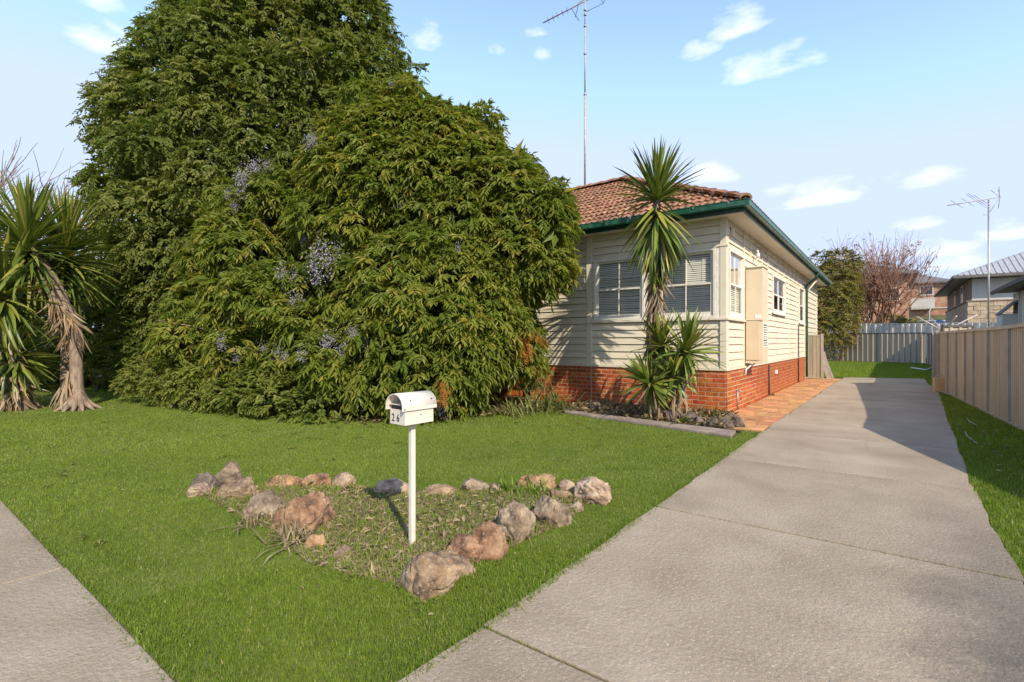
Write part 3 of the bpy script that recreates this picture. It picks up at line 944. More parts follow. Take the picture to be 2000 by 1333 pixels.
mb = MB(); mb.tube([(WS_X + .04, 10.72, .42), (WS_X + .04, 10.72, .02)], .014, 6); mb.tube([(WS_X + .0, 10.72, .41), (WS_X + .1, 10.72, .41), (WS_X + .1, 10.72, .36)], .014, 6); mb.build('garden_tap', MT['metal'], house)
mb = MB(); mb.box(WS_X, WS_X + .05, 15.0, 15.16, .52, .62); mb.build('power_point', MT['sticker'], house, bevel=.006)
mb = MB(); mb.tube([(WS_X + .01, 12.35, 3.46), (WS_X + .09, 12.35, 3.44), (WS_X + .10, 12.35, 3.36)], .022, 8); mb.tube([(WS_X + .10, 12.35, 3.37), (WS_X + .10, 12.35, 3.27)], .04, 8); mb.build('insulator', MT['sticker'], house)
mb = MB(); mb.box(WS_X, WS_X + .04, 10.35, 10.5, 3.46, 3.60); mb.build('junction_plate', MT['trim'], house, bevel=.006)
# porch, in shade behind the big shrub
mb = MB(); mb.box(-10.2, -7.0, 10.2, 12.19, .02, .5); mb.build('porch_floor', MT['brick'], house)
mb = MB(); mb.box(-8.3, -8.15, 10.25, 10.4, .5, 3.735); mb.build('porch_post', MT['trim'], house)

# antenna on the ridge
ant = empty('television_aerial', (-7.48, 13.66, 6.12))
tag(ant, 'tall thin aerial mast rising from the tiled roof against blue sky', 'aerial')
mb = MB(); mb.tube([(0, 0, -.05), (0, 0, 2.9)], .032, 8); mb.tube([(0, 0, 2.8), (.0, 0, 5.0)], .024, 8); mb.tube([(0, 0, 4.9), (0, 0, 5.85)], .019, 8); mb.build('mast', MT['mast'], ant)
for zz in (2.85, 4.95, 4.1, 5.45, 5.3):
    mb = MB(); mb.tube([(0, 0, zz - .03), (0, 0, zz + .03)], .042, 8); mb.build('clamp', MT['metal'], ant)
bd = Vector((CY, SY, 0)) * .96 + Vector((-SY, CY, 0)) * -.28
bx = lambda t, z=5.72: Vector((bd.x * t, bd.y * t, z + t * .33))
mb = MB(); mb.tube([bx(-1.32), bx(1.15)], .02, 6); mb.build('boom', MT['mast'], ant)
for i, t in enumerate((-1.15, -1.0, -.86, -.7, -.55)):
    cr = Vector((-bd.y, bd.x, 0)).normalized() * .16
    mb = MB(); mb.tube([bx(t) - cr, bx(t) + cr], .008, 5); mb.build('element', MT['metal'], ant)
for t, dz, da in ((-.42, .42, .5), (-.42, -.28, .2), (-.2, -.22, -.14), (.3, .5, .3), (.55, .55, .35), (.75, -.1, .5), (.9, .6, .25)):
    mb = MB(); p = bx(t); mb.tube([p, p + Vector((bd.x * da, bd.y * da, dz)) + Vector((-bd.y, bd.x, 0)) * .25], .009, 5); mb.build('element', MT['conduit'], ant)
mb = MB(); mb.tube([(0, 0, 5.38), bx(.55, 5.36)], .008, 5); mb.tube([bx(.55, 5.36), bx(.95, 5.9)], .008, 5); mb.tube([bx(.55, 5.36), bx(.4, 5.8)], .008, 5); mb.build('stay', MT['conduit'], ant)

# tin side gate against the house
gt = empty('side_gate', (-2.31, 21.22, 0)); gt.scale = (.76, 1, 1)
tag(gt, 'narrow beige steel gate panel standing beside the house wall', 'gate')
mb = MB(); mb.box(-.16, -.10, -.03, .03, .02, 1.66); mb.box(.42, .52, -.035, .035, .02, 1.66); mb.build('gate_post', MT['fence2'], gt, bevel=.004)
mb = MB(); mb.box(-.10, .42, -.02, .02, 1.58, 1.63); mb.box(-.10, .42, -.02, .02, .06, .11); mb.box(-.10, -.06, -.019, .019, .11, 1.58); mb.box(.38, .42, -.019, .019, .11, 1.58); mb.build('gate_frame', MT['post'], gt)
for k in range(3):
    mb = MB(); a = -.058 + k * .147; mb.box(a, a + .128, -.012, .0, .11, 1.58); mb.box(a + .128, a + .144, -.004, .002, .11, 1.58); mb.build('gate_panel', MT['fence'], gt)
pl = MB(); pl.box(-.11, .11, -.012, .012, 0, 1.02)
o = pl.build('leaning_plank', MT['timber'], None, (-1.74, 21.75, .015), (R(-3), R(-17), R(10)))
tag(o, 'grey timber plank leaning beside the steel gate', 'plank')

# ------------------------------------------------------------------ letterbox
lb = empty('letterbox', (-2.61, 2.33, 0), R(-3))
tag(lb, 'white letterbox with arched lid and number 26 on a post', 'letterbox')
mb = MB(); mb.box(-.018, .018, -.018, .018, -.05, .845); mb.build('post', MT['letter'], lb, bevel=.006)
W2, D2 = .079, .122
z0, z1 = .845, .970
mb = MB(); tt = .0025
mb.box(-W2, W2, -D2, D2, z0, z0 + tt)
mb.box(-W2, W2, -D2, -D2 + tt, z0 + tt, z1 - .025); mb.box(-W2, W2, D2 - tt, D2, z0 + tt, z1 + .02)
mb.box(-W2, -W2 + tt, -D2 + tt, D2 - tt, z0 + tt, z1); mb.box(W2 - tt, W2, -D2 + tt, D2 - tt, z0 + tt, z1)
mb.build('box_body', MT['letter'], lb)
ld = MB()
n = 18; ro = W2 + .012; vs_ = []; fs_ = []
for yy in (-D2 - .03, D2 + .02):
    for rr in (ro, ro - .005):
        for k in range(n + 1):
            a = math.pi * (k / n)
            vs_.append((math.cos(a) * rr, yy, z1 - .005 + math.sin(a) * rr * .95))
m1 = n + 1
for k in range(n):
    fs_ += [(k, k + 1, 2 * m1 + k + 1, 2 * m1 + k), (m1 + k + 1, m1 + k, 3 * m1 + k, 3 * m1 + k + 1),
            (k + 1, k, m1 + k, m1 + k + 1), (2 * m1 + k, 2 * m1 + k + 1, 3 * m1 + k + 1, 3 * m1 + k)]
ld.add(vs_, fs_, False)
for sx in (-1, 1):
    ld.box(min(sx * ro, sx * (ro - .005)), max(sx * ro, sx * (ro - .005)), -D2 - .03, D2 + .02, z1 - .03, z1 - .0055)
lid = ld.build('arched_lid', MT['letter'], lb)
for p in lid.data.polygons:
    p.use_smooth = len(p.vertices) == 4 and abs(p.normal.y) < .5 and p.center.z > z1 + .001
mb = MB(); mb.add([(math.cos(math.pi * k / n) * (ro - .006), D2 + .0, z1 - .004 + math.sin(math.pi * k / n) * (ro - .006) * .95) for k in range(n + 1)], [tuple(range(n + 1))])
mb.build('lid_back', MT['letter'], lb)
mb = MB(); mb.box(-W2 + .004, W2 - .004, -D2 - .012, D2 - .05, z1 + .006, z1 + .009); mb.build('flap_shelf', MT['letter'], lb)
mb = MB(); mb.box(-W2 + .006, W2 - .006, -D2 + .012, -D2 + .014, z1 - .03, z1 + .005); mb.build('slot_shadow_plate', MT['conduit'], lb)
for (x, y, z) in ((ro * .94, -.08, z1 + .035), (ro * .94, .1, z1 + .035), (ro + .001, -D2 - .012, z1 - .018), (W2, .01, z0 + .06)):
    mb = MB(); mb.tube([(x - .004, y, z), (x + .004, y, z)], .0045, 6); mb.build('rivet', MT['conduit'], lb)
for ch, xx in (('2', -.060), ('6', -.008)):
    cu = bpy.data.curves.new('numeral', 'FONT'); cu.body = ch; cu.size = .072; cu.extrude = .0012
    ob = bpy.data.objects.new('numeral', cu); COL.objects.link(ob)
    dg = bpy.context.evaluated_depsgraph_get()
    me = bpy.data.meshes.new_from_object(ob.evaluated_get(dg)); bpy.data.objects.remove(ob)
    me.name = 'numeral'; me.materials.clear(); me.materials.append(MT['ink'])
    o = place('numeral', me, lb, (xx, -D2 - .0016, z0 + .020), (R(90), 0, 0), (.86, 1, 1))


# ------------------------------------------------------------------ rocks
def rock(loc, w, d, h, m, label, group, seed, rz=0, tilt=(0, 0), flat=.0, name='garden_rock'):
    bm = bmesh.new()
    bmesh.ops.create_icosphere(bm, subdivisions=5, radius=1)
    rr = random.Random(seed)
    planes = []
    for _ in range(13):
        v = Vector((rr.gauss(0, 1), rr.gauss(0, 1), rr.gauss(0.15, .8))).normalized()
        planes.append((v, rr.uniform(.52, .86)))
    offv = Vector((seed * 3.1, seed * 1.7, seed * .9))
    for v in bm.verts:
        p = v.co.copy()
        p += p * (mnoise.noise(p * 1.1 + offv) * .26)
        for nrm, dd in planes:
            e = p.dot(nrm) - dd
            if e > 0:
                p -= nrm * e * .93
        rg = abs(mnoise.noise(p * 2.3 + offv * 1.3)); rg2 = abs(mnoise.noise(Vector((p.x * 3, p.y * 3, p.z * 9)) + offv))
        p += p.normalized() * (mnoise.noise(p * 3.2 + offv) * .05 - .10 * max(0, .16 - rg) / .16 - .035 * max(0, .2 - rg2) / .2 + mnoise.noise(p * 8 + offv) * .035 + mnoise.noise(p * 19 + offv) * .028 + mnoise.noise(p * 41 + offv) * .012)
        if flat:
            p.z = p.z if p.z < flat else flat + (p.z - flat) * .25
        v.co = p
    zs = [v.co.z for v in bm.verts]; xs = [v.co.x for v in bm.verts]; ys = [v.co.y for v in bm.verts]
    zmin = min(zs) * .45
    for v in bm.verts:
        v.co = Vector(((v.co.x - (max(xs) + min(xs)) / 2) / (max(xs) - min(xs)) * w, (v.co.y - (max(ys) + min(ys)) / 2) / (max(ys) - min(ys)) * d,
                       max((v.co.z - zmin) / (max(zs) - zmin) * h, -.04)))
    me = bpy.data.meshes.new(name); bm.to_mesh(me); bm.free()
    me.polygons.foreach_set('use_smooth', [True] * len(me.polygons))
    me.materials.append(MT[m])
    o = bpy.data.objects.new(name, me)
    o.location = loc; o.rotation_euler = (tilt[0], tilt[1], rz)
    link(o)
    return tag(o, label, 'rock', group)


GR = 'rocks edging the letterbox bed'
RK = [  # x, y, width, depth, height, material, turn, tilt about y, label
    (-5.14, 2.05, .30, .20, .21, 'rockD', .5, -.35, 'dark brown flat rock leaning at the outermost left end of the letterbox bed'),
    (-5.16, 2.27, .32, .22, .25, 'rockG', .6, -.4, 'upright dark grey angular rock topmost at the left corner of the bed'),
    (-5.02, 1.93, .22, .20, .14, 'rockP', .2, 0, 'small pale pink rounded rock at the left tip of the bed'),
    (-4.68, 2.14, .48, .30, .22, 'rockT', .65, 0, 'wide tan boulder beside the pink rock at the left corner'),
    (-4.78, 2.50, .19, .18, .13, 'rockO', .3, 0, 'small dull ochre rock just behind the wide tan boulder'),
    (-4.60, 2.58, .24, .20, .15, 'rockO', .9, 0, 'yellow ochre rock left of the red rock on the back row'),
    (-4.43, 2.75, .32, .22, .16, 'rockR', .5, 0, 'red brown flat topped rock on the back row of the bed'),
    (-4.19, 2.88, .22, .18, .19, 'rockP', .2, 0, 'upright white and orange rock on the back row'),
    (-4.01, 2.92, .18, .12, .07, 'rockR', .4, 0, 'small low orange stone right of the upright white rock'),
    (-3.66, 3.07, .38, .26, .15, 'rockP', .6, 0, 'smooth tan mound shaped rock directly left of the letterbox post on the back row'),
    (-3.31, 3.28, .38, .22, .12, 'rockT', .75, 0, 'low flat sloping rock right behind the letterbox post'),
    (-3.10, 3.52, .31, .22, .16, 'rockG', .6, 0, 'pale grey flat topped rock right of the letterbox post on the back row'),
    (-2.94, 3.66, .15, .13, .10, 'rockP', .2, 0, 'small pinkish stone between the pale grey rock and the green strap clump'),
    (-2.68, 3.95, .38, .26, .17, 'rockO', .7, 0, 'broad orange topped rock behind the green strap leaved clump'),
    (-2.42, 4.07, .18, .16, .14, 'rockP', .3, 0, 'small orange pink rock between the broad orange rock and striped boulder'),
    (-2.33, 3.83, .21, .17, .12, 'rockT', .5, 0, 'small tan rounded rock inside the right hand corner of the bed'),
    (-2.08, 3.93, .33, .28, .26, 'rockP', .5, 0, 'large pink striped boulder at the far right corner of the bed'),
    (-2.07, 3.29, .35, .28, .25, 'rockG', .45, 0, 'large smooth grey boulder second along the driveway side from the striped one'),
    (-2.07, 3.63, .13, .11, .11, 'rockG', .3, 0, 'small grey stone squeezed between the grey boulder and striped boulder'),
    (-2.12, 2.87, .28, .28, .31, 'rockG', .6, 0, 'tall grey and ochre angular rock halfway along the driveway side'),
    (-2.11, 2.54, .27, .27, .26, 'rockR', .5, 0, 'round topped red brown rock touching the tall grey and ochre rock'),
    (-2.18, 2.38, .26, .24, .19, 'rockR', .2, 0, 'lower rusty brown rock behind the small cream rock near the front boulder'),
    (-2.08, 2.25, .19, .17, .14, 'rockP', .7, 0, 'small cream rock wedged between front boulder and rusty rock'),
    (-2.09, 2.0, .42, .34, .25, 'rockT', .5, 0, 'big brown boulder at the front point of the letterbox bed'),
    (-3.52, 2.06, .45, .36, .30, 'rockR', .8, 0, 'large red brown domed boulder on the left front side of the bed'),
    (-4.02, 2.03, .31, .26, .23, 'rockG', .7, 0, 'grey brown ridged rock left of the red brown domed boulder'),
    (-3.10, 1.91, .17, .14, .14, 'rockO', .4, 0, 'small orange brown rock half hidden by straw beside the domed boulder'),
    (-2.84, 1.92, .10, .16, .11, 'rockP', .5, .3, 'small pink upright stone on the front left edge of the bed'),
]
for i, (x, y, w, d, h, m, rz, ty, lab) in enumerate(RK):
    rock((x, y, -.025), w, d, h * .92, m, lab, GR, i + 3, rz, (0, ty))
GR2 = 'dark rocks at the foot of the house'
for i, (x, y, w, d, h, lab) in enumerate((
        (-3.06, 8.62, .36, .30, .22, 'largest dark rock below the low yucca heads at the brick wall'),
        (-2.71, 8.58, .26, .24, .20, 'dark rock right of the largest one by the edging slab'),
        (-2.52, 8.48, .17, .16, .16, 'narrow brown rock with yellow dead leaf beside the edging slab'),
        (-2.40, 8.42, .12, .12, .11, 'smallest dark rock in the row above the edging slab'),
        (-2.26, 8.41, .21, .20, .18, 'round dark rock right of the smallest one above the edging slab'),
        (-2.09, 8.50, .25, .22, .19, 'dark rock second from the orange paving in the row'),
        (-2.20, 9.25, .18, .17, .15, 'dark rock set back against the brick corner'),
        (-1.93, 8.62, .19, .18, .19, 'end dark rock touching the orange paving'),
        (-4.63, 8.86, .30, .24, .20, 'grey rock among dead leaves left of the tall yucca'))):
    rock((x, y, 0), w, d, h, 'rockD', lab, GR2, 60 + i, i * .7)
rock((*ground(338, 797).xy, 0), .32, .2, .05, 'rockG', 'flat pale stone lying in the lawn edge below the clipped shrub', None, 81)


# ------------------------------------------------------------------ foliage machinery
def unit(v):
    return v / np.maximum(np.linalg.norm(v, axis=-1, keepdims=True), 1e-9)


def leaf_tris(P, A, Nn, Ln, Wd, fold=.25, bend=.15):
    """diamond leaves: base P, axis A, face normal Nn"""
    A = unit(A)
    S = unit(np.cross(A, Nn)); Nn = np.cross(S, A)
    L_, W_ = Ln[:, None], Wd[:, None]
    mid = P + A * L_ * .45
    v0 = P
    v1 = mid + S * W_ * .5 + Nn * W_ * fold
    v2 = P + A * L_ - Nn * L_ * bend
    v3 = mid - S * W_ * .5 + Nn * W_ * fold
    V = np.stack([v0, v1, v2, v3], 1).reshape(-1, 3)
    b = np.arange(len(P)) * 4
    F = np.stack([np.stack([b, b + 1, b + 2], 1), np.stack([b, b + 2, b + 3], 1)], 1).reshape(-1, 3)
    return V, F


def sprays(P, D, n_leaf, rach, ll, lw, droop, tint_mu, tint_sd, bias=None):
    """pinnate sprays at points P growing along D: leaflets in pairs along a drooping rachis"""
    N = len(P)
    D = unit(D)
    up = np.array([0, 0, 1.0])
    side_ = unit(np.cross(D, up) + rng.normal(0, .15, (N, 3)))
    k = np.arange(n_leaf)
    t = (k // 2 + 1) / (n_leaf // 2 + 1)
    sgn = np.where(k % 2 == 0, 1, -1.0)
    sgn[-1] = 0.0
    t[-1] = 1.0
    rl = rach * rng.uniform(.7, 1.3, (N, 1, 1))
    base = P[:, None, :] + D[:, None, :] * rl * t[None, :, None] - up * (droop * rl * (t ** 2)[None, :, None])
    ax = D[:, None, :] * (.55 + .5 * (sgn == 0)[None, :, None]) + side_[:, None, :] * sgn[None, :, None] * .8 - up * (droop * (.55 + .5 * t)[None, :, None])
    ax = ax + rng.normal(0, .16, ax.shape)
    nn = np.broadcast_to(up, ax.shape) * .62 + D[:, None, :] * .85 + rng.normal(0, .28, ax.shape)
    Ls = ll * rng.uniform(.7, 1.25, (N, n_leaf))
    Ws = lw * rng.uniform(.75, 1.2, (N, n_leaf))
    V, F = leaf_tris(base.reshape(-1, 3), ax.reshape(-1, 3), nn.reshape(-1, 3), Ls.ravel(), Ws.ravel())
    tv = tint_mu + rng.normal(0, tint_sd, (N, 1)) + rng.normal(0, tint_sd * .6, (N, n_leaf))
    if bias is not None:
        tv = tv + bias[:, None]
    yel = rng.random((N, n_leaf)) < .012
    tv = np.where(yel, 1.0, np.clip(tv, 0, .93))
    return V, F, np.repeat(tv.ravel(), 4)


def blob_points(blobs, density, inner=.12, cull=.72):
    """points and outward directions on a union of ellipsoid clumps"""
    C = np.array([b[0] for b in blobs]); Rd = np.array([b[1] for b in blobs])
    Ps, Ds, Bi = [], [], []
    for i, (c, r) in enumerate(zip(C, Rd)):
        area = 4 * math.pi * ((r[0] * r[1] + r[0] * r[2] + r[1] * r[2]) / 3)
        n = max(4, int(area * density * (blobs[i][2] if len(blobs[i]) > 2 else 1)))
        d = unit(rng.normal(0, 1, (n, 3)))
        d = d[d[:, 2] > -.75]
        s = 1 - np.abs(rng.normal(0, inner, (len(d), 1)))
        p = c + d * r * s
        keep = np.ones(len(p), bool)
        near = np.where(np.linalg.norm(C - c, axis=1) < (Rd.max(1) + r.max()))[0]
        for j in near:
            if j != i:
                q = (p - C[j]) / Rd[j]
                keep &= (q * q).sum(1) > cull * cull
        keep &= p[:, 2] > .06
        Ps.append(p[keep]); Ds.append(unit(d[keep] / r)); Bi.append(np.full(keep.sum(), i))
    return np.concatenate(Ps), np.concatenate(Ds), np.concatenate(Bi)


def merge(parts):
    V, F, T = [], [], []
    b = 0
    for v, f, t in parts:
        V.append(v); F.append(f + b); T.append(t); b += len(v)
    return np.concatenate(V), np.concatenate(F), np.concatenate(T)


def limbs(mb, base, tips, r0, sag=.25, n=6, jit=.12):
    base = Vector(base)
    for tp in tips:
        tp = Vector(tp)
        pts = []
        for k in range(n + 1):
            t = k / n
            p = base.lerp(tp, t)
            p.z += math.sin(t * math.pi) * sag * (tp - base).length * .3
            if 0 < k < n:
                p += Vector((random.uniform(-jit, jit), random.uniform(-jit, jit), random.uniform(-jit, jit)))
            pts.append(p)
        mb.tube(pts, [r0 * (1 - .85 * k / n) for k in range(n + 1)], 6, cap=False)


def crown_object(name, parent, blobs, density, spray, m, kind=None, core=None):
    P, D, Bi = blob_points(blobs, density)
    bias_b = rng.normal(0, .11, len(blobs))
    dirs = D * spray.get('out', 1.0) + np.array([0, 0, spray.get('lift', .1)]) + rng.normal(0, spray.get('spread', .35), P.shape)
    parts = [sprays(P, dirs, spray['n'], spray['rach'], spray['ll'], spray['lw'], spray['droop'], spray['mu'], spray['sd'], bias_b[Bi])]
    if core:
        # sparse inner foliage that closes the crown, tinted darker as painted inner shade
        Pc, Dc, _ = blob_points([(b[0], np.array(b[1]) * .72) for b in blobs], core, .35, .2)
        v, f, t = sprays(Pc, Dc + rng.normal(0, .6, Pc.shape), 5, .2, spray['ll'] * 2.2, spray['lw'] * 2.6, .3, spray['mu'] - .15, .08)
        parts.append((v, f, t))
    V, F, T = merge(parts)
    o = tris_object(name, V, F, MT[m], T, parent)
    o['kind'] = 'stuff'
    return o, P, Bi


U = np.array([CY, SY, 0.0])
Dv = np.array([-SY, CY, 0.0])

# --- the tall conical tree
tc = np.array([*(at(556, 668, 15.3).xy), 0.0])
prof = [(0.6, 3.0), (1.5, 3.7), (3, 4.3), (4.5, 4.8), (6, 5.1), (7.4, 4.55), (9, 3.9), (10, 3.45), (11, 2.95), (12, 2.4), (13, 1.75), (14, 1.0), (14.8, .35)]


def profR(z):
    return float(np.interp(z, [a for a, _ in prof], [b for _, b in prof]))


blobs = []
z = .9
while z < 14.9:
    Rz_ = profR(z)
    n = max(3, int(2 * math.pi * Rz_ / 1.12))
    for k in range(n):
        a = 2 * math.pi * (k + random.uniform(-.3, .3)) / n
        br = random.uniform(.5, 1.05) * (1 if z < 12 else .7)
        rr = Rz_ - br * .72 + random.uniform(-.42, .34)
        back = math.sin(a) > .35
        if back and random.random() < .35:
            continue
        c = tc + U * math.cos(a) * max(rr, .1) + Dv * math.sin(a) * max(rr, .1) * .72 + np.array([0, 0, z + random.uniform(-.35, .35)])
        blobs.append((c, np.array([br, br, br * .72]), .45 if back else 1.0))
    z += .82
for (c0, r0_, n0) in ((3.2, 3.3, 40), (6.4, 4.2, 60), (9.5, 3.0, 40), (12, 1.6, 16)):
    for k in range(n0):
        a = random.uniform(0, 2 * math.pi); q = math.sqrt(random.random()) * r0_
        blobs.append((tc + U * math.cos(a) * q + Dv * math.sin(a) * q * .7 + np.array([0, 0, c0 + random.uniform(-1.3, 1.3)]), np.array([.9, .9, .8]), .25))
for k in range(190):
    zz = random.uniform(1.5, 14.6); a = random.uniform(math.pi, 2 * math.pi) if random.random() < .45 else random.choice((0, math.pi)) + random.uniform(-.5, .5)
    rr = profR(zz) + random.uniform(-.05, .42)
    br = random.uniform(.16, .34)
    blobs.append((tc + U * math.cos(a) * rr + Dv * math.sin(a) * rr * .72 + np.array([0, 0, zz]), np.array([br, br, br * 1.1]), 1.2))
tree = empty('conical_tree', tuple(tc))
tag(tree, 'huge dense conical green tree rising above the shrubs', 'tree')
tree_inv = Matrix.Translation(-Vector(tc))


def localise(o, par):
    o.matrix_parent_inverse = Matrix.Translation(-Vector(par.location))


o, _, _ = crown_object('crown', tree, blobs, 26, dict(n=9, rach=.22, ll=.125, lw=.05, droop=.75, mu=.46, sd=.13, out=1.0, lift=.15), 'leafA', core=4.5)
localise(o, tree)
mb = MB()
mb.tube([(0, 0, -.1), (.05, 0, 1.5), (0, .05, 4), (.05, 0, 8), (0, 0, 13.5)], [.42, .33, .28, .18, .04], 10, cap=False)
for k in range(26):
    a = random.uniform(0, 6.28); zz = random.uniform(1.2, 10); rr = profR(zz + 1) * .85
    limbs(mb, (0, 0, zz), [Vector(U) * math.cos(a) * rr + Vector(Dv) * math.sin(a) * rr * .7 + Vector((0, 0, zz + random.uniform(.4, 1.6)))], .09)
mb.build('trunk', MT['bark'], tree)


# --- the big pinnate-leaved shrub
def hull_blobs(hulls, size, spacing, zmin=.25, w=1.0):
    out = []
    for (c, r) in hulls:
        c = np.array(c); r = np.array(r)
        area = 4 * math.pi * ((r[0] * r[1] + r[0] * r[2] + r[1] * r[2]) / 3)
        n = int(area / spacing ** 2)
        for _ in range(n):
            d = unit(rng.normal(0, 1, (1, 3)))[0]
            br = rng.uniform(*size)
            p = c + d * (r - br * .7) * rng.uniform(.9, 1.04)
            if p[2] < zmin:
                continue
            if any((((p - np.array(c2)) / np.array(r2)) ** 2).sum() < .42 for c2, r2 in hulls if c2 is not c):
                continue
            back = (p - c) @ Dv > .6 * abs(r[1])
            out.append((p, np.array([br, br, br * .7]), .5 * w if back else w))
    return out


hullB = [((-10.6, 6.9, 1.9), (1.5, 1.3, 1.9)), ((-8.0, 7.7, 4.05), (1.95, 1.7, 2.6)), ((-6.9, 7.8, 3.7), (1.5, 1.4, 1.95)), ((-6.4, 8.05, 3.45), (1.5, 1.1, 1.45)), ((-9.0, 7.7, 4.9), (1.4, 1.2, 1.4)), ((-7.3, 7.1, 2.0), (1.75, 1.75, 2.0)),
         ((-9.6, 7.1, 2.6), (2.0, 1.7, 2.5)), ((-8.8, 7.3, 4.4), (2.1, 1.7, 2.2)), ((-7.0, 6.3, .95), (1.2, 1.1, 1.0)), ((-6.6, 7.9, 1.2), (1.05, 1.2, 1.2))]
for (px, py, d, r) in ((420, 660, 11.0, (1.25, 1.0, 1.3)), (470, 560, 11.1, (1.4, 1.0, 1.5)), (540, 640, 10.2, (1.3, 1.0, 1.4)), (500, 430, 11.4, (1.2, .9, 1.4)), (620, 700, 9.3, (.9, .8, 1.0)),
                       (1050, 275, 9.9, (.6, .5, .55)), (965, 190, 10.2, (.6, .55, .5)), (1105, 345, 9.6, (.5, .5, .45)), (880, 165, 10.4, (.6, .55, .5)), (1082, 335, 9.75, (.62, .55, .6)), (1115, 470, 9.3, (.5, .45, .5)), (770, 190, 10.8, (.8, .6, .7)), (825, 160, 11.0, (.75, .6, .6)), (745, 240, 10.9, (1.0, .7, 1.0))):
    hullB.append((tuple(at(px, py, d)), r))
blobsB = hull_blobs(hullB, (.36, .78), .56)
for (c, r) in hullB[:5]:
    for _ in range(10):
        d = unit(rng.normal(0, 1, (1, 3)))[0]
        blobsB.append((np.array(c) + d * np.array(r) * .45, np.array([.7, .7, .6]), .2))
for (c, r) in hullB[:8]:
    for _ in range(20):
        d = unit(rng.normal(0, 1, (1, 3)))[0]
        if d[2] < -.5:
            continue
        br = rng.uniform(.16, .36)
        p = np.array(c) + d * (np.array(r) + rng.uniform(-.05, .16))
        if p[2] > .5 and p[1] < 9.6:
            blobsB.append((p, np.array([br, br, br]), 1.1))
shrub = empty('pinnate_leaved_shrub', (-7.6, 7.4, 0))
tag(shrub, 'sprawling yellow green shrub with drooping leaf fans and mauve flower sprays', 'shrub')
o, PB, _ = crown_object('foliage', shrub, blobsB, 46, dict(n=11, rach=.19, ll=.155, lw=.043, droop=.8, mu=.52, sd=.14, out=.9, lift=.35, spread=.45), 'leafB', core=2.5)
localise(o, shrub)
mb = MB()
for k in range(9):
    a = random.uniform(0, 6.28)
    b = Vector((math.cos(a) * .3, math.sin(a) * .25, 0))
    limbs(mb, b, [Vector((random.uniform(-2.4, 2), random.uniform(-1.2, .8), random.uniform(2.2, 5.5)))], .07, .1)
mb.build('stem', MT['bark'], shrub)
for k in range(80):
    p = PB[rng.integers(len(PB))]
    p = Vector(p) - Vector(shrub.location)
    q = p * .82 + Vector((0, 0, .1))
    mb = MB(); mb.tube([q, q.lerp(p, .55) + Vector((random.uniform(-.06, .06), random.uniform(-.06, .06), .06)), p * 1.035 + Vector((random.uniform(-.12, .12), -.08, .04))], [.014, .010, .004], 5, cap=False)
    mb.build('twig', MT['redtwig'] if k % 2 else MT['twig'], shrub)


def bloom_mesh(i):
    n = 150
    d = rng.normal(0, 1, (n, 3)) * np.array([.055, .055, .085])
    d[:, 2] -= .03
    ax = unit(rng.normal(0, 1, (n, 3)))
    V, F = leaf_tris(d, ax, rng.normal(0, 1, (n, 3)), np.full(n, .026), np.full(n, .018))
    return tris_object('flower_cluster', V, F, MT['flower'], np.repeat(rng.random(n), 4), link_it=False)


blooms = [bloom_mesh(i) for i in range(3)]
PBd = PB @ Dv; PBr = PB @ U
pxB = 1000 + 980 * PBr / PBd; pyB = 668 + 980 * (CAM_H - PB[:, 2]) / PBd
for (px, py, s) in ((478, 275, 1.2), (492, 300, 1.4), (470, 320, 1.1), (505, 250, .9), (560, 228, 1.1), (585, 240, .9), (455, 290, 1.), (480, 378, .9), (455, 395, .8), (468, 405, .8),
                    (620, 500, 1.5), (645, 512, 1.6), (630, 530, 1.4), (655, 500, 1.2), (608, 485, 1.1), (600, 470, .9), (660, 530, 1.), (636, 545, 1.),
                    (590, 582, 1.2), (575, 590, .9), (557, 530, .9), (455, 665, .9), (475, 700, .8), (520, 680, .8), (550, 692, .9), (562, 690, .8), (640, 660, 1.), (598, 700, .8),
                    (715, 655, .9), (672, 690, .8), (585, 535, .8), (898, 490, .7), (660, 465, .8), (640, 440, .6), (462, 615, .8), (690, 650, .7), (860, 800, 1.), (868, 815, .9), (790, 405, .5), (770, 175, .6)):
    dist = (pxB - px) ** 2 + (pyB - py) ** 2
    cand = np.argsort(dist)[:40]
    i = cand[np.argmin(PBd[cand] + np.sqrt(dist[cand]) * .03)]
    p = Vector(PB[i]); p = p - Vector((-SY, CY, 0)) * .16
    fc = place('flower_cluster', random.choice(blooms), shrub, p - Vector(shrub.location), (random.uniform(-.3, .3), random.uniform(-.3, .3), random.uniform(0, 6)), (s, s, s * random.uniform(.9, 1.4)))
    fc['kind'] = 'stuff'


# --- low fine-leaved shrub in front of the trees, and darker growth behind
def shrub_thing(name, label, base, blobs, density, sp, m, cat='shrub', core=None, stems=5, group=None):
    t = empty(name, tuple(base))
    tag(t, label, cat, group)
    o, P, _ = crown_object('foliage', t, blobs, density, sp, m, core=core)
    localise(o, t)
    mb = MB()
    for k in range(stems):
        b = blobs[rng.integers(len(blobs))][0]
        limbs(mb, (random.uniform(-.1, .1), random.uniform(-.1, .1), -.02), [Vector(b) - Vector(base)], .03)
    mb.build('stem', MT['twig'], t)
    return t


def bl(px, py, d, r, w=1.0):
    return (np.array(at(px, py, d)), np.array([r, r, r * .85]), w)


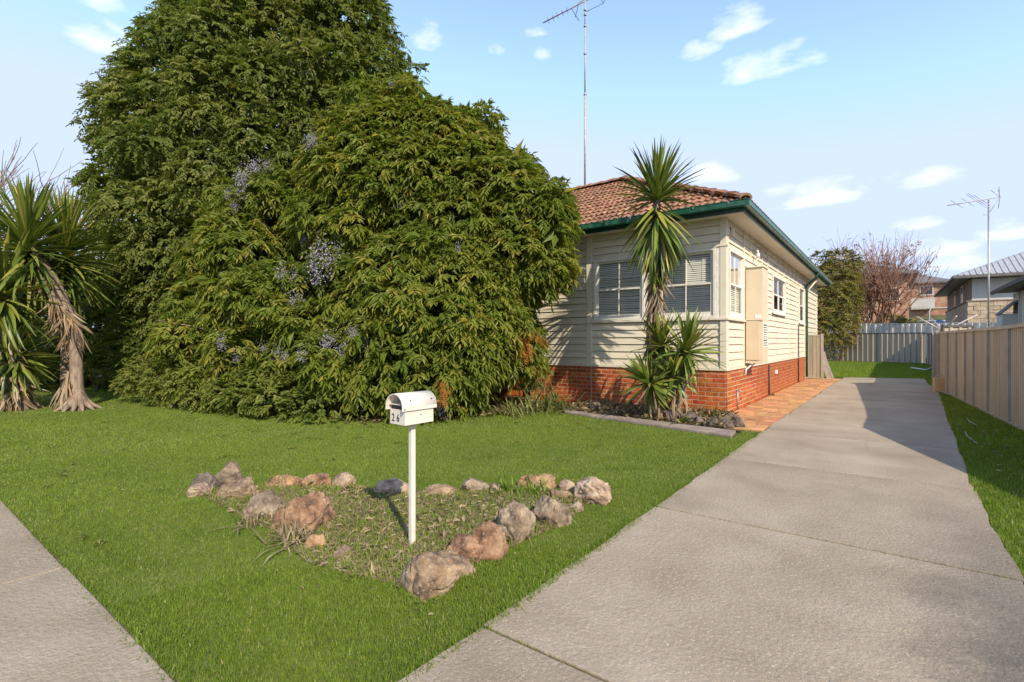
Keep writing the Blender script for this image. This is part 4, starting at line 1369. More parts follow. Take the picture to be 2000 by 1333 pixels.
fine = dict(n=9, rach=.13, ll=.075, lw=.034, droop=.45, mu=.5, sd=.13, out=1, lift=.3, spread=.5)
low = [bl(265, 748, 11.6, .36), bl(300, 735, 11.3, .5), bl(345, 735, 10.9, .6), bl(385, 750, 10.5, .55), bl(420, 765, 10.2, .5), bl(370, 715, 11.2, .55), bl(330, 765, 10.9, .4)]
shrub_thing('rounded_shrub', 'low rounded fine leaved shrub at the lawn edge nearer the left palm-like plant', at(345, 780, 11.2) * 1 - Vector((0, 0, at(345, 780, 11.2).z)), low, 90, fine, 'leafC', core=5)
low2 = [bl(455, 770, 9.9, .45), bl(500, 775, 9.5, .5), bl(550, 785, 9.2, .48), bl(600, 800, 8.9, .42), bl(640, 808, 8.7, .36), bl(520, 750, 9.8, .5), bl(580, 765, 9.4, .5), bl(470, 745, 10.2, .45)]
shrub_thing('spreading_shrub', 'low spreading dark green shrub along the lawn under the flowering shrub', at(550, 800, 9.6) * 1 - Vector((0, 0, at(550, 800, 9.6).z)), low2, 80, fine | dict(ll=.095, lw=.04, mu=.45), 'leafC', core=5)
# leafy base of the flowering shrub
dk = []
for k in range(84):
    px = random.uniform(-90, 460); d = random.uniform(13.2, 16.5)
    dk.append(bl(px, random.uniform(540, 762), d, random.uniform(.6, 1.0)))
for k in range(40):
    dk.append(bl(random.uniform(120, 470), random.uniform(540, 720), random.uniform(16.5, 18.5), random.uniform(.8, 1.1)))
shrub_thing('dense_hedge', 'dark dense hedge filling the shade behind the left yucca clump', (*at(190, 668, 14.4).xy, 0), dk, 20, fine | dict(ll=.13, lw=.055, mu=.3, n=7, rach=.2), 'leafC', 'hedge', core=3)


# --- yuccas
def strap_mesh(name, L_, w, droop, m, curl=0, seg=5):
    mb = MB(); vs = []; fs = []
    for k in range(seg + 1):
        t = k / seg
        x = L_ * t * (1 - .25 * droop * t); zc_ = -droop * L_ * .75 * t * t
        hw = w * .5 * (.62 + .9 * t - 1.42 * t * t) if t < 1 else 0.001
        hw = max(hw, .0012)
        yc = curl * t * t * L_
        vs += [(x, yc - hw, zc_ + hw * .45), (x, yc, zc_), (x, yc + hw, zc_ + hw * .45)]
    for k in range(seg):
        a = k * 3
        fs += [(a, a + 3, a + 4, a + 1), (a + 1, a + 4, a + 5, a + 2)]
    mb.add(vs, fs, True)
    return mb.mesh(name, m)


YL = [strap_mesh('leaf', 1.0, .088, d, MT['yucca'], c) for d, c in ((.05, 0), (.16, .05), (.3, -.05), (.5, .06), (.75, -.06))]
YD = [strap_mesh('dead_leaf', 1.0, .046, d, MT['yuccad'], c) for d, c in ((.15, .1), (.5, -.12), (.85, .15))]


def head(parent, c, L_, n, e_hi=88, e_lo=-30, wid=1.0, stretch=0.0, axis=(0, 0, 1), power=1.0):
    q = Vector((0, 0, 1)).rotation_difference(Vector(axis).normalized())
    for i in range(n):
        t = ((i + random.random()) / n) ** power
        e = R(e_hi + (e_lo - e_hi) * t) + random.uniform(-.12, .12)
        a = i * 2.39996 + random.uniform(-.25, .25)
        k = min(4, max(0, int(t * 3.2 + random.uniform(-.4, 1.2))))
        l = L_ * random.uniform(.8, 1.12) * (.82 + .25 * math.sin(math.pi * min(t + .2, 1)))
        rot = (q @ Matrix.Rotation(a, 3, 'Z').to_quaternion() @ Matrix.Rotation(-e, 3, 'Y').to_quaternion() @ Matrix.Rotation(random.uniform(-.4, .4), 3, 'X').to_quaternion())
        place('leaf', YL[k], parent, Vector(c) + (q @ Vector((0, 0, -t * stretch))), rot.to_euler(), (l, wid * random.uniform(.8, 1.15), l))


def skirt(parent, c0, c1, L_, n, e=(-50, -86), wid=1.0):
    for i in range(n):
        t = random.random()
        p = Vector(c0).lerp(Vector(c1), t)
        a = random.uniform(0, 6.283); el = R(random.uniform(*e))
        l = L_ * random.uniform(.6, 1.1)
        rot = Matrix.Rotation(a, 3, 'Z').to_quaternion() @ Matrix.Rotation(-el, 3, 'Y').to_quaternion() @ Matrix.Rotation(random.uniform(-1, 1), 3, 'X').to_quaternion()
        place('dead_leaf', random.choice(YD[:2]), parent, p + Vector((math.cos(a), math.sin(a), 0)) * .05, rot.to_euler(), (l, wid * random.uniform(.7, 1.2), l))


yb = Vector((-3.52, 8.98, 0))
yt = empty('tall_yucca', tuple(yb))
tag(yt, 'tall single trunk yucca in front of the corner windows with shaggy dead skirt', 'yucca')
top = at(1283, 392, 8.9) - yb
mb = MB(); mb.tube([(0, 0, -.05), (.02, 0, .5), (.0, -.02, 1.4), Vector(top) * .75 + Vector((0, 0, .1)), top], [.12, .10, .09, .085, .06], 10)
mb.build('trunk', MT['bark'], yt)
head(yt, top, .98, 120, 88, 14, .95, .05, power=1.25)
head(yt, top - Vector((0, 0, .06)), 1.0, 178, -26, -85, 1.0, .85, power=.68)
skirt(yt, top - Vector((.01, 0, .75)), Vector((0, 0, .75)), .66, 256, (-62, -88), 1.05)
skirt(yt, Vector((0, 0, .8)), Vector((0, 0, .15)), .5, 40, (-30, -80))

lowy = empty('low_yucca', (-3.1, 8.95, 0))
tag(lowy, 'low cluster of bright yucca rosettes at the foot of the tall yucca', 'yucca')
for (px, py, d, L_, n, ax) in ((1338, 688, 8.7, .78, 92, (.25, -.1, 1)), (1292, 676, 8.95, .66, 62, (-.1, 0, 1)), (1270, 748, 8.55, .62, 74, (-.55, -.45, .7)), (1315, 735, 8.65, .55, 54, (.1, -.5, .7))):
    c = at(px, py, d) - Vector(lowy.location)
    head(lowy, c, L_, n, 86, -62, 1.05, .08, ax)
    mb = MB(); mb.tube([(c.x * .5 - .1, c.y * .4, -.03), (c.x * .85, c.y * .9, c.z * .5), c], [.06, .055, .04], 7, cap=False); mb.build('stem', MT['bark'], lowy)
    skirt(lowy, c - Vector((0, 0, .05)), Vector((c.x * .6, c.y * .6, .12)), .42, 26, (-40, -88))

ly = empty('clumped_yucca', (-13.25, 2.86, 0))
tag(ly, 'large many headed yucca clump with grey trunk and hanging dead leaves beside lawn', 'yucca')
B = Vector(ly.location)
mb = MB()
c1 = at(54, 462, 10.2) - B; c2 = at(-30, 470, 10.8) - B; c3 = at(6, 560, 9.9) - B; c4 = at(28, 690, 10.1) - B; c5 = at(128, 474, 10.9) - B
mb.tube([(0, 0, -.1), (-.0, .02, .12), at(149, 760, 10.38) - B, at(149, 700, 10.36) - B, at(143, 640, 10.33) - B, at(110, 560, 10.27) - B, c1], [.24, .17, .125, .11, .11, .1, .06], 12)
mb.build('trunk', MT['bark'], ly)
mb = MB()
for k in range(10):
    a = R(-150 + k * 30)
    mb.tube([(0, 0, .32), (math.cos(a) * .2, math.sin(a) * .2, .1), (math.cos(a) * random.uniform(.32, .48), math.sin(a) * random.uniform(.32, .48), -.02)], [.07, .06, .015], 6, cap=False)
mb.build('root_flare', MT['bark'], ly)
head(ly, c1, 1.28, 290, 88, -82, 1.0, .75)
k1, k2 = at(84, 520, 10.2) - B, at(146, 640, 10.3) - B
skirt(ly, k1, k2, .66, 215, (-50, -88), 1.2)
skirt(ly, Vector((-.2, -.1, .8)), Vector((-.35, -.1, .2)), .7, 80, (-50, -86), 1.3)
ly2 = empty('leaning_yucca', (B.x - .9, B.y - .35, 0))
tag(ly2, 'left yucca with drooping heads cut by the picture edge behind the grey trunk', 'yucca')
o2 = B - Vector(ly2.location)
d2, d3 = c2 + o2, c3 + o2
for c in (d2, d3):
    mb = MB(); mb.tube([(c.x * .5, c.y * .5, -.1), (c.x * .75, c.y * .75, c.z * .45), c], [.11, .085, .05], 8, cap=False); mb.build('stem', MT['bark'], ly2)
head(ly2, d2, 1.2, 134, 88, -76, 1.1, .5)
head(ly2, d3, 1.25, 165, 70, -86, 1.1, .6)
skirt(ly2, d3 - Vector((0, 0, .35)), Vector((d3.x * .6, d3.y * .6, .3)), .8, 130, (-45, -86), 1.2)
skirt(ly2, d2 - Vector((0, 0, .5)), d2 * .5, .8, 90, (-55, -86), 1.2)
b5 = at(128, 780, 11.1)
ly4 = empty('rear_yucca', (b5.x, b5.y, 0))
tag(ly4, 'yucca behind the grey trunk with its green head at the right of the clump', 'yucca')
e5 = c5 + B - Vector(ly4.location)
mb = MB(); mb.tube([(0, 0, -.05), (e5.x * .3, e5.y * .3, e5.z * .5), e5], [.1, .085, .05], 8, cap=False); mb.build('stem', MT['bark'], ly4)
head(ly4, e5, 1.28, 270, 88, -84, 1.0, .9)
ly3 = empty('small_yucca', tuple(c4 + B - Vector((0, 0, (c4 + B).z))))
tag(ly3, 'low yucca rosette at the lawn edge left of the grey trunk', 'yucca')
c6 = Vector((0, 0, (c4 + B).z))
mb = MB(); mb.tube([(0, 0, -.05), c6], [.1, .06], 8, cap=False); mb.build('stem', MT['bark'], ly3)
head(ly3, c6, .9, 190, 86, -70, 1.1, .3)
skirt(ly3, c6 - Vector((0, 0, .1)), Vector((0, 0, .1)), .6, 110, (-12, -80), 1.1)


# --- strappy plants and dry ferns
def strap_clump(name, label, cat, loc, n, L_, w, m, spread=.12, e=(75, 25), droop=(.4, 1.0), mu=.4, group=None):
    V, F, T = [], [], []
    b = 0
    for i in range(n):
        a = random.uniform(0, 6.283); el = R(random.uniform(e[1], e[0])); l = L_ * random.uniform(.6, 1.15); dr = random.uniform(*droop)
        o = np.array([random.gauss(0, spread), random.gauss(0, spread), 0])
        h = np.array([math.cos(a), math.sin(a), 0]); s_ = np.array([-math.sin(a), math.cos(a), 0])
        vs = []
        for k in range(6):
            t = k / 5
            p = o + h * (l * t * math.cos(el)) + np.array([0, 0, l * (t * math.sin(el) - dr * t * t * .7)])
            p[2] = max(p[2], .012)
            hw = w * .5 * (1 - t ** 2.2) + .001
            vs += [p - s_ * hw, p + s_ * hw]
        V.append(np.array(vs))
        for k in range(5):
            q = b + k * 2
            F += [(q, q + 1, q + 3), (q, q + 3, q + 2)]
        T.append(np.full(12, min(1, max(0, random.gauss(mu, .25)))))
        b += 12
    o = tris_object(name, np.concatenate(V), np.array(F), MT[m], np.concatenate(T))
    o.location = loc
    return tag(o, label, cat, group)


strap_clump('strap_leaf_plant', 'tall arching strap leaved plant between the big shrub and brick wall', 'plant', (-5.55, 8.55, 0), 150, 1.0, .03, 'strap', .22)
strap_clump('strap_leaf_plant', 'shorter pale grassy plant at the shrub foot nearest the lawn', 'plant', (-5.75, 7.7, 0), 110, .7, .026, 'strap', .2, mu=.55)
strap_clump('strap_leaf_plant', 'grassy plant high against the shrub below the orange dead fern', 'plant', (-6.2, 8.7, .35), 110, .9, .026, 'strap', .2, mu=.45)
strap_clump('strap_clump', 'dark green strap leaved clump among rocks at the back right of the bed', 'plant', (-2.58, 3.72, 0), 60, .24, .014, 'grass', .10, (85, 40), (.3, .8), .35)
strap_clump('strap_clump', 'second dark green strap clump nearer the pale grey rock', 'plant', (-2.82, 3.66, 0), 40, .22, .014, 'grass', .07, (85, 40), (.3, .8), .3)
strap_clump('straw_tuft', 'dry straw coloured tuft in front of the large domed boulder', 'grass tuft', (-3.3, 1.85, 0), 60, .3, .012, 'straw', .07, (85, 20), (.3, .9), .5)
strap_clump('straw_tuft', 'dry pale tuft hanging at the ridged grey brown rock', 'grass tuft', (-3.86, 1.87, 0), 46, .24, .010, 'straw', .07, (85, 20), (.3, .9), .5)
strap_clump('green_sprout', 'bright yellow green strap sprout lying over the edging slab', 'plant', (-2.75, 8.32, 0.03), 10, .42, .05, 'strap', .04, (70, 20), (.5, 1.), .2)
strap_clump('green_sprout', 'single bright leaf sprout standing before the brick corner', 'plant', (-2.45, 9.0, 0.03), 6, .5, .035, 'strap', .03, (70, 35), (.2, .5), .15)


def fern(name, label, arcs, per_m, m='rust'):
    P, D = [], []
    for arc in arcs:
        arc = [np.array(p) for p in arc]
        for p, q in zip(arc, arc[1:]):
            k = int(np.linalg.norm(q - p) * per_m) + 1
            t = rng.random((k, 1))
            P.append(p + (q - p) * t + rng.normal(0, .035, (k, 3)))
            D.append(np.repeat(unit((q - p)[None]), k, 0) + rng.normal(0, .8, (k, 3)))
    P = np.concatenate(P); D = np.concatenate(D)
    V, F, T = sprays(P, D, 9, .10, .035, .011, .5, .5, .3)
    o = tris_object(name, V, F, MT[m], T)
    return tag(o, label, 'fern')


def arc_(*pp):
    return [at(*p) for p in pp]


f1 = fern('dead_fern', 'bright orange dead fern arching by the dark porch gap', [arc_((962, 612, 9.2), (985, 615, 9.2), (1005, 628, 9.2), (1020, 645, 9.2), (1030, 665, 9.25)), arc_((972, 632, 9.25), (990, 640, 9.2), (1000, 660, 9.2)),
     arc_((1005, 635, 9.2), (1018, 660, 9.2), (1022, 690, 9.2), (1030, 705, 9.25)), arc_((1030, 650, 9.3), (1045, 660, 9.4), (1060, 668, 9.5)), arc_((1003, 690, 9.2), (1020, 693, 9.2)), arc_((1012, 655, 9.2), (1030, 672, 9.2), (1034, 695, 9.2)), arc_((1000, 625, 9.2), (1030, 640, 9.25))], 95)
f2 = fern('dead_fern', 'rusty dead fern frond on the shrub just right of the letterbox', [arc_((858, 738, 8.0), (866, 755, 8.0), (872, 775, 8.0)), arc_((866, 765, 8.0), (860, 785, 8.0))], 90)


# --- trees beyond
def bare_tree(name, label, base, hgt, spread, n0, m, lean=(0, 0), r0=.09, depth=4, group=None, up=.35, col=None, child=3):
    t = empty(name, tuple(base)); tag(t, label, 'tree', group)
    tr = MB(); br = MB(); tips = []

    def grow(mb, p, d, l, r_, lev):
        pts = [p]; dd = d.copy(); q = p
        for k in range(4):
            dd = (dd + Vector((random.gauss(0, .11), random.gauss(0, .11), random.gauss(0, .07) + up * .12))).normalized()
            q = q + dd * l / 4; pts.append(q)
        mb.tube(pts, [r_ * (1 - .5 * k / 4) for k in range(5)], 5 if lev else 7, cap=False)
        if lev >= depth:
            tips.append((q, dd)); return
        for k in range(child):
            v = Vector((random.gauss(0, 1), random.gauss(0, 1), random.gauss(0, .5)))
            nd = (dd + v * spread + Vector((0, 0, up))).normalized()
            f = random.choice((.55, .8, 1.0))
            pp = pts[2].lerp(pts[4], (f - .5) * 2)
            grow(br, pp, nd, l * random.uniform(.6, .85), r_ * .52, lev + 1)
    for k in range(n0):
        a = 6.283 * k / n0 + random.uniform(-.4, .4)
        d = Vector((math.cos(a) * spread * .9 + lean[0], math.sin(a) * spread * .9 + lean[1], 1)).normalized()
        grow(tr, Vector((math.cos(a) * .1, math.sin(a) * .1, -.1)), d, hgt * .36, r0, 0)
    tr.build('trunk', MT[m], t); br.build('crown', MT[m], t)
    return t, tips


bt, tips = bare_tree('bare_shrub_tree', 'leafless reddish fan shaped tree behind the back fence', (*at(1700, 668, 41).xy, .2), 11.0, .34, 15, 'redtwig', r0=.10, depth=3, up=.26, child=4)
P = np.array([t[0] for t in tips]); P = P[rng.random(len(P)) < .8]
P = P * (1 - rng.random((len(P), 1)) * .45)
V, F, T = sprays(P, rng.normal(0, 1, P.shape), 5, .2, .16, .09, .5, .4, .25)
o = tris_object('leaves', V, F, MT['leafR'], T, bt); o['kind'] = 'stuff'
bare_tree('bare_tree', 'leafless pale grey tree showing above the left yucca clump', (*at(30, 668, 21).xy, 0), 11.2, .46, 8, 'greytwig', r0=.12, depth=3, up=.24, child=4)
wb = [bl(1640, 520, 36, 1.2), bl(1625, 545, 35.5, 1.3), bl(1612, 580, 35, 1.3), bl(1632, 590, 35, 1.3), bl(1646, 560, 36, 1.0), bl(1618, 620, 34.6, 1.2), bl(1642, 625, 35, 1.1), bl(1635, 650, 34.6, 1.0), bl(1600, 640, 34.6, 1.2),
      bl(1606, 515, 36, .8), bl(1590, 600, 35, 1.3)]
shrub_thing('wattle_tree', 'olive green feathery tree beyond the end of the house', (*at(1628, 668, 36).xy, 0), wb, 16, dict(n=9, rach=.4, ll=.2, lw=.075, droop=.5, mu=.45, sd=.2, out=1, lift=.2), 'leafD', 'tree', core=1.2)
small = dict(n=7, rach=.14, ll=.1, lw=.045, droop=.3, mu=.55, sd=.15, out=1, lift=.4, spread=.6)
for i, (px, py, d, r_, lab) in enumerate(((1614, 700, 33, .5, 'leafy bush against the back fence nearest the house'), (1640, 688, 34, .75, 'tallest leggy bush before the back fence'), (1655, 694, 35, .5, 'sparse leggy bush second along the back fence'), (1672, 692, 36, .45, 'thin sprig bush furthest along the sunlit back fence'))):
    c = at(px, py, d)
    shrub_thing('fence_bush', lab, (c.x, c.y, 0), [(np.array(c), np.array([r_ * .5, r_ * .5, r_ * .6])), (np.array(c) + np.array([.2, 0, r_ * .5]), np.array([r_ * .35] * 3))], 26, small, 'leafD', group='bushes along the back fence')
for i, (px, py, d, n_, lab) in enumerate(((1830, 655, 60, 9, 'olive scrub bushes on the slope below the small far house'), (1735, 655, 47, 7, 'low scrub in front of the far brick house'))):
    bs = [bl(px + random.uniform(-42, 42), py + random.uniform(-22, 8), d + random.uniform(-2, 2), random.uniform(.8, 1.4)) for _ in range(n_)]
    shrub_thing('scrub_bush', lab, (*at(px, 668, d).xy, .8), bs, 5, small | dict(ll=.4, lw=.2, rach=.4), 'leafD', core=1)

# ------------------------------------------------------------------ fences


def rib_panel(w, h0, h1, pitch=.2, depth=.035, rib=.06, m='fence'):
    """a pressed steel sheet: local x along the fence, ribs standing out at both faces"""
    prof = []
    x = 0
    k = 0
    while x < w - 1e-6:
        fl = pitch - rib - .03
        prof += [(x, 0)]
        if x + fl < w:
            prof += [(x + fl, 0)]
        if x + fl + .015 < w:
            prof += [(x + fl + .015, -depth)]
        if x + fl + .015 + rib < w:
            prof += [(x + fl + .015 + rib, -depth)]
        x += pitch
    prof.append((w, 0))
    vs = []; fs = []
    for (x, y) in prof:
        t = x / w
        vs += [(x, y, .03), (x, y, h0 + (h1 - h0) * t)]
    for i in range(len(prof) - 1):
        fs.append((2 * i, 2 * i + 2, 2 * i + 3, 2 * i + 1))
    mb = MB(); mb.add(vs, fs)
    return mb.mesh('sheet', MT[m])


def fence(name, label, pts, h, m, pm, pitch=.2, rib=.06, depth=.03, cap=True, hs=None, cat='fence', zs=None):
    t = empty(name, (pts[0][0], pts[0][1], 0)); tag(t, label, cat)
    for i, (a, b) in enumerate(zip(pts, pts[1:])):
        d = Vector((b[0] - a[0], b[1] - a[1])); L_ = d.length; an = math.atan2(d.y, d.x)
        h0 = h1 = h
        if hs:
            h0, h1 = hs[i]
        zb = zs[i] if zs else 0
        loc = (a[0] - pts[0][0], a[1] - pts[0][1], zb)
        place('sheet', rib_panel(L_ - .05, h0 - .05, h1 - .05, pitch, depth, rib, m), t, Vector(loc) + Vector((math.cos(an) * .025, math.sin(an) * .025, 0)), (0, 0, an))
        mb = MB(); mb.add([(.0, -.045, h0 - .055), (L_, -.045, h1 - .055), (L_, .03, h1 - .055), (0, .03, h0 - .055), (.0, -.045, h0), (L_, -.045, h1), (L_, .03, h1), (0, .03, h0)], [(0, 1, 2, 3), (4, 7, 6, 5), (0, 4, 5, 1), (1, 5, 6, 2), (2, 6, 7, 3), (3, 7, 4, 0)])
        mb.build('rail', MT[pm], t, loc, (0, 0, an))
        mb = MB(); mb.box(0.02, L_ - .02, -.04, .026, .0, .045); mb.build('bottom_rail', MT[pm], t, loc, (0, 0, an))
        mb = MB(); mb.box(-.024, .024, -.047, .032, -.02, h0 - .057); mb.build('post', MT[pm], t, loc, (0, 0, an))
    return t


fpts = [(1.125, 18.45), (1.23, 17.34), (1.31, 16.21), (1.38, 15.23), (1.44, 14.38), (1.52, 13.15), (1.62, 11.74), (1.76, 9.9), (1.86, 8.5), (2.1, 4.9)]
rf = fence('boundary_fence', 'beige ribbed steel fence along the driveway on the right', fpts, 1.66, 'fence', 'post', pitch=.105, rib=.035, depth=.014, hs=[(1.66, 1.66)] * 6 + [(1.66, 1.70), (1.70, 1.80), (1.80, .7)])  # nearest panels, out of view, have heights shaped for the driveway shadow
mb = MB(); mb.box(-.05, .05, -.05, .05, -.02, 1.70); mb.box(-.12, -.06, -.03, .03, -.02, 1.67); mb.build('end_post', MT['post'], rf, (-.05, .08, 0), bevel=.005)
fence('rear_side_fence', 'grey steel fence in shade running from driveway to the back fence', [(1.18, 18.62), (1.85, 19.2), (1.85, 21.6), (1.85, 24), (1.85, 26.4), (1.85, 28.8), (1.85, 31.2), (1.85, 33.6), (1.85, 36), (1.83, 38), (1.80, 39.72)], 1.85, 'fence2', 'dpost', pitch=.28, rib=.08)
bfp = []
p0, p1 = Vector((1.78, 39.84)), Vector((-10.5, 44.3))
for k in range(6):
    q = p0.lerp(p1, k / 5)
    bfp.append((q.x, q.y))
fence('back_fence', 'grey ribbed steel fence across the back lawn with diagonal shadow', bfp[::-1], 1.93, 'fence2', 'dpost', pitch=.30, rib=.05, depth=.07)
q0, q1 = Vector((6.6, 41.6, 0)), Vector((-4.2, 46.6, 0))
wfp = [(q0.x + (q1.x - q0.x) * k / 7, q0.y + (q1.y - q0.y) * k / 7) for k in range(8)]
fence('pale_fence', 'whitish corrugated steel fence standing behind the back fence', wfp[::-1], 2.3, 'fence3', 'fence3', pitch=.36, rib=.12, depth=.1, zs=[.42, .4, .36, .32, .3, .26, .22])

# clothes hoist behind the driveway post
hp = Vector((1.35, 20.8, 0))
ch = empty('clothes_hoist', tuple(hp)); tag(ch, 'metal rotary clothes hoist with spread arms above the driveway fence end', 'clothes hoist')
mb = MB(); mb.tube([(0, 0, 0), (0, 0, 1.78)], .03, 8); mb.build('pole', MT['metal'], ch)
for k, (dx, dy, dz) in enumerate(((-.66, -.2, .48), (.82, .3, .52), (-.25, .9, .45), (.25, -.7, .45))):
    mb = MB(); mb.tube([(0, 0, 1.70), (dx, dy, 1.70 + dz)], .022, 6); mb.build('arm', MT['mast'], ch)

# jerry can at the fence end
jc = empty('jerry_can', (1.10, 17.9, 0), R(4)); tag(jc, 'faded orange plastic jerry can standing at the fence end', 'container')
mb = MB(); mb.box(-.15, .15, -.1, .1, 0, .40); mb.build('body', MT['can'], jc, bevel=.03)
mb = MB(); mb.tube([(-.1, 0, .39), (-.08, 0, .45), (.05, 0, .45), (.07, 0, .39)], .016, 6); mb.build('handle', MT['can'], jc)
mb = MB(); mb.tube([(.11, 0, .39), (.11, 0, .44)], .03, 10); mb.build('cap', MT['can'], jc)
# bent pipe on the back lawn, fallen sticks on the verge
mb = MB(); a, b, c = ground(1780, 722), ground(1808, 727), ground(1824, 723)
mb.tube([(a.x, a.y, .05), (b.x, b.y, .06), (c.x, c.y, .1)], .035, 6)
tag(mb.build('bent_pipe', MT['sticker'], None), 'white bent pipe lying on the shaded back lawn', 'pipe')
sticks = [((1828, 768), (1868, 780), .012, 'straight brown stick lying beside the jerry can'), ((1885, 852), (1908, 875), .008, 'pale bare stick lowest on the shaded verge'), ((1890, 826), (1907, 838), .008, 'pale curved twig on the verge beside the fence')]
for (p, q, r_, lab) in sticks:
    a, b = ground(*p), ground(*q)
    m_ = (a + b) / 2 + Vector((random.uniform(-.05, .05), random.uniform(-.05, .05), 0))
    mb = MB(); mb.tube([(a.x, a.y, .05), (m_.x, m_.y, .055), (b.x, b.y, .05)], r_, 5); tag(mb.build('stick', MT['timber'], None), lab, 'stick', 'sticks on the verge')

# ------------------------------------------------------------------ houses beyond the fence


def hip_roof(mb, x0, x1, y0, y1, z, pitch, over=.5, th=.14):
    x0 -= over; x1 += over; y0 -= over; y1 += over
    w, d = x1 - x0, y1 - y0
    run = min(w, d) / 2; h = run * math.tan(R(pitch))
    if w >= d:
        a, b = (x0 + run, (y0 + y1) / 2, z + h), (x1 - run, (y0 + y1) / 2, z + h)
        top = [(0, 1, 5, 4), (1, 2, 5), (2, 3, 4, 5), (3, 0, 4)]
    else:
        a, b = ((x0 + x1) / 2, y0 + run, z + h), ((x0 + x1) / 2, y1 - run, z + h)
        top = [(0, 1, 4), (1, 2, 5, 4), (2, 3, 5), (3, 0, 4, 5)]
    vs = [(x0, y0, z), (x1, y0, z), (x1, y1, z), (x0, y1, z), a, b]
    mb.add(vs, top)
    lo = [(x0, y0, z - th), (x1, y0, z - th), (x1, y1, z - th), (x0, y1, z - th)]
    mb.add([vs[0], vs[1], vs[2], vs[3]] + lo, [(0, 4, 5, 1), (1, 5, 6, 2), (2, 6, 7, 3), (3, 7, 4, 0), (7, 6, 5, 4)])
    return (x0, x1, y0, y1, h)


def far_window(par, x0, x1, z0, z1, y, face='f'):
    fr = MB()
    if face == 'f':
        fr.box(x0, x1, y - .05, y + .05, z0, z0 + .1); fr.box(x0, x1, y - .05, y + .05, z1 - .1, z1); fr.box(x0, x0 + .1, y - .049, y + .05, z0 + .1, z1 - .1); fr.box(x1 - .1, x1, y - .049, y + .05, z0 + .1, z1 - .1)
    else:
        fr.box(y - .05, y + .05, x0, x1, z0, z0 + .1); fr.box(y - .05, y + .05, x0, x1, z1 - .1, z1); fr.box(y - .049, y + .05, x0, x0 + .1, z0 + .1, z1 - .1); fr.box(y - .049, y + .05, x1 - .1, x1, z0 + .1, z1 - .1)
    f = fr.build('window', MT['white'], par)
    p = MB()
    if face == 'f':
        p.box(x0 + .1, x1 - .1, y - .02, y - .01, z0 + .1, z1 - .1)
    else:
        p.box(y - .02, y - .01, x0 + .1, x1 - .1, z0 + .1, z1 - .1)
    p.build('pane', MT['farglass'], f)


MT['farglass'] = mat('far_window_glass', [(.03, .035, .04), (.05, .055, .06)], .08, 3, spec=.6)
# house A: big two-storey brick house behind the bare tree
hA = empty('brick_house', (-3.5, 74, 0)); tag(hA, 'two storey brown brick house with grey hip roof behind the bare reddish tree', 'house')
ox, oy = -3.5, 74
wl = MB(); wl.box(-8.5, 5.15, -4.2, 8, 1.5, 8.75); wl.build('wall', MT['farbrick'], hA)
wl = MB(); wl.box(-3.5, 2.6, -4.9, -4.21, 1.5, 8.0); wl.build('bay_wall', MT['farbrick'], hA)
rfm = MB(); hip_roof(rfm, -8.5, 5.15, -4.2, 8, 8.95, 20, .8, .25); ro_ = rfm.build('roof', MT['greyroof'], hA)
far_window(hA, -2.4, -.4, 5.6, 7.2, -4.92); far_window(hA, 2.9, 4.4, 5.8, 7.3, -4.22)
far_window(hA, -2.4, -.4, 2.6, 4.2, -4.92)
# house B: smaller brick house further along
cB = at(1815, 668, 72)
hB = empty('small_brick_house', (cB.x, cB.y, 0)); tag(hB, 'small far brick house with white lattice balcony beside the larger brick house', 'house')
wl = MB(); wl.box(-4.5, 2.2, -1, 7, 3.0, 9.7); wl.build('wall', MT['farbrick'], hB)
rfm = MB(); hip_roof(rfm, -4.5, 2.2, -1, 7, 9.8, 22, .5, .25); rfm.build('roof', MT['greyroof'], hB)
far_window(hB, -1.1, .4, 7.9, 9.3, -1.02)
bal = MB(); bal.box(-2.1, .5, -1.9, -1.02, 5.9, 6.05); bal.box(-2.1, .5, -1.95, -1.9, 7.4, 7.5)
for k in range(9):
    bal.box(-2.05 + k * .3, -1.95 + k * .3, -1.94, -1.91, 6.05, 7.4)
bal.box(-2.1, .5, -1.93, -1.915, 6.1, 7.3)
bal.build('balcony', MT['clad'], hB)
# house C: pale cladding over cream brick with a corrugated roof
hC = empty('clad_house', (4.06, 43.2, 0)); tag(hC, 'pale clad house over cream brick base with corrugated metal roof', 'house')
wl = MB(); wl.box(0.12, 14, 0.04, 15.5, 3.98, 5.35); wl.build('wall', MT['clad'], hC)
wl = MB(); wl.box(0, .11, .1, 15.4, 3.99, 5.34); wl.build('side_wall', MT['brownclad'], hC)
wl = MB(); wl.box(-.1, 14, -.08, 15.5, 0, 3.9); wl.build('base_wall', MT['creambrick'], hC)
wl = MB(); wl.box(-.16, 14, -.14, 15.5, 3.9, 3.978); wl.build('ledge', MT['brownclad'], hC)
for k in range(7):
    wl = MB(); wl.box(.9 + k * 2.0, .96 + k * 2.0, .02, .039, 3.99, 5.3); wl.build('cladding_joint', MT['trim'], hC)
for r_ in range(9):
    for k in range(8):
        a = -.09 + k * .6 + (.3 if r_ % 2 else 0)
        cbm = MB(); cbm.box(a + .012, a + .588, -.105 - random.uniform(0, .012), -.081, 1.5 + r_ * .265, 1.5 + r_ * .265 + .245); cbm.build('stone_block', MT['creambrick'], hC)
rfm = MB(); (x0, x1, y0, y1, hh) = hip_roof(rfm, 0, 14, 0, 15.5, 5.55, 24, .75, .16); rC = rfm.build('roof', MT['zinc'], hC)
rb = MB(); run = (x1 - x0) / 2
k = 0
while x0 + .15 + k * .3 < x1 - .1:
    x = x0 + .15 + k * .3; k += 1
    dd = min(x - x0, x1 - x)
    rb.tube([(x, y0, 5.56), (x, y0 + dd, 5.56 + dd * math.tan(R(24)))], .045, 4, cap=False)
k = 0
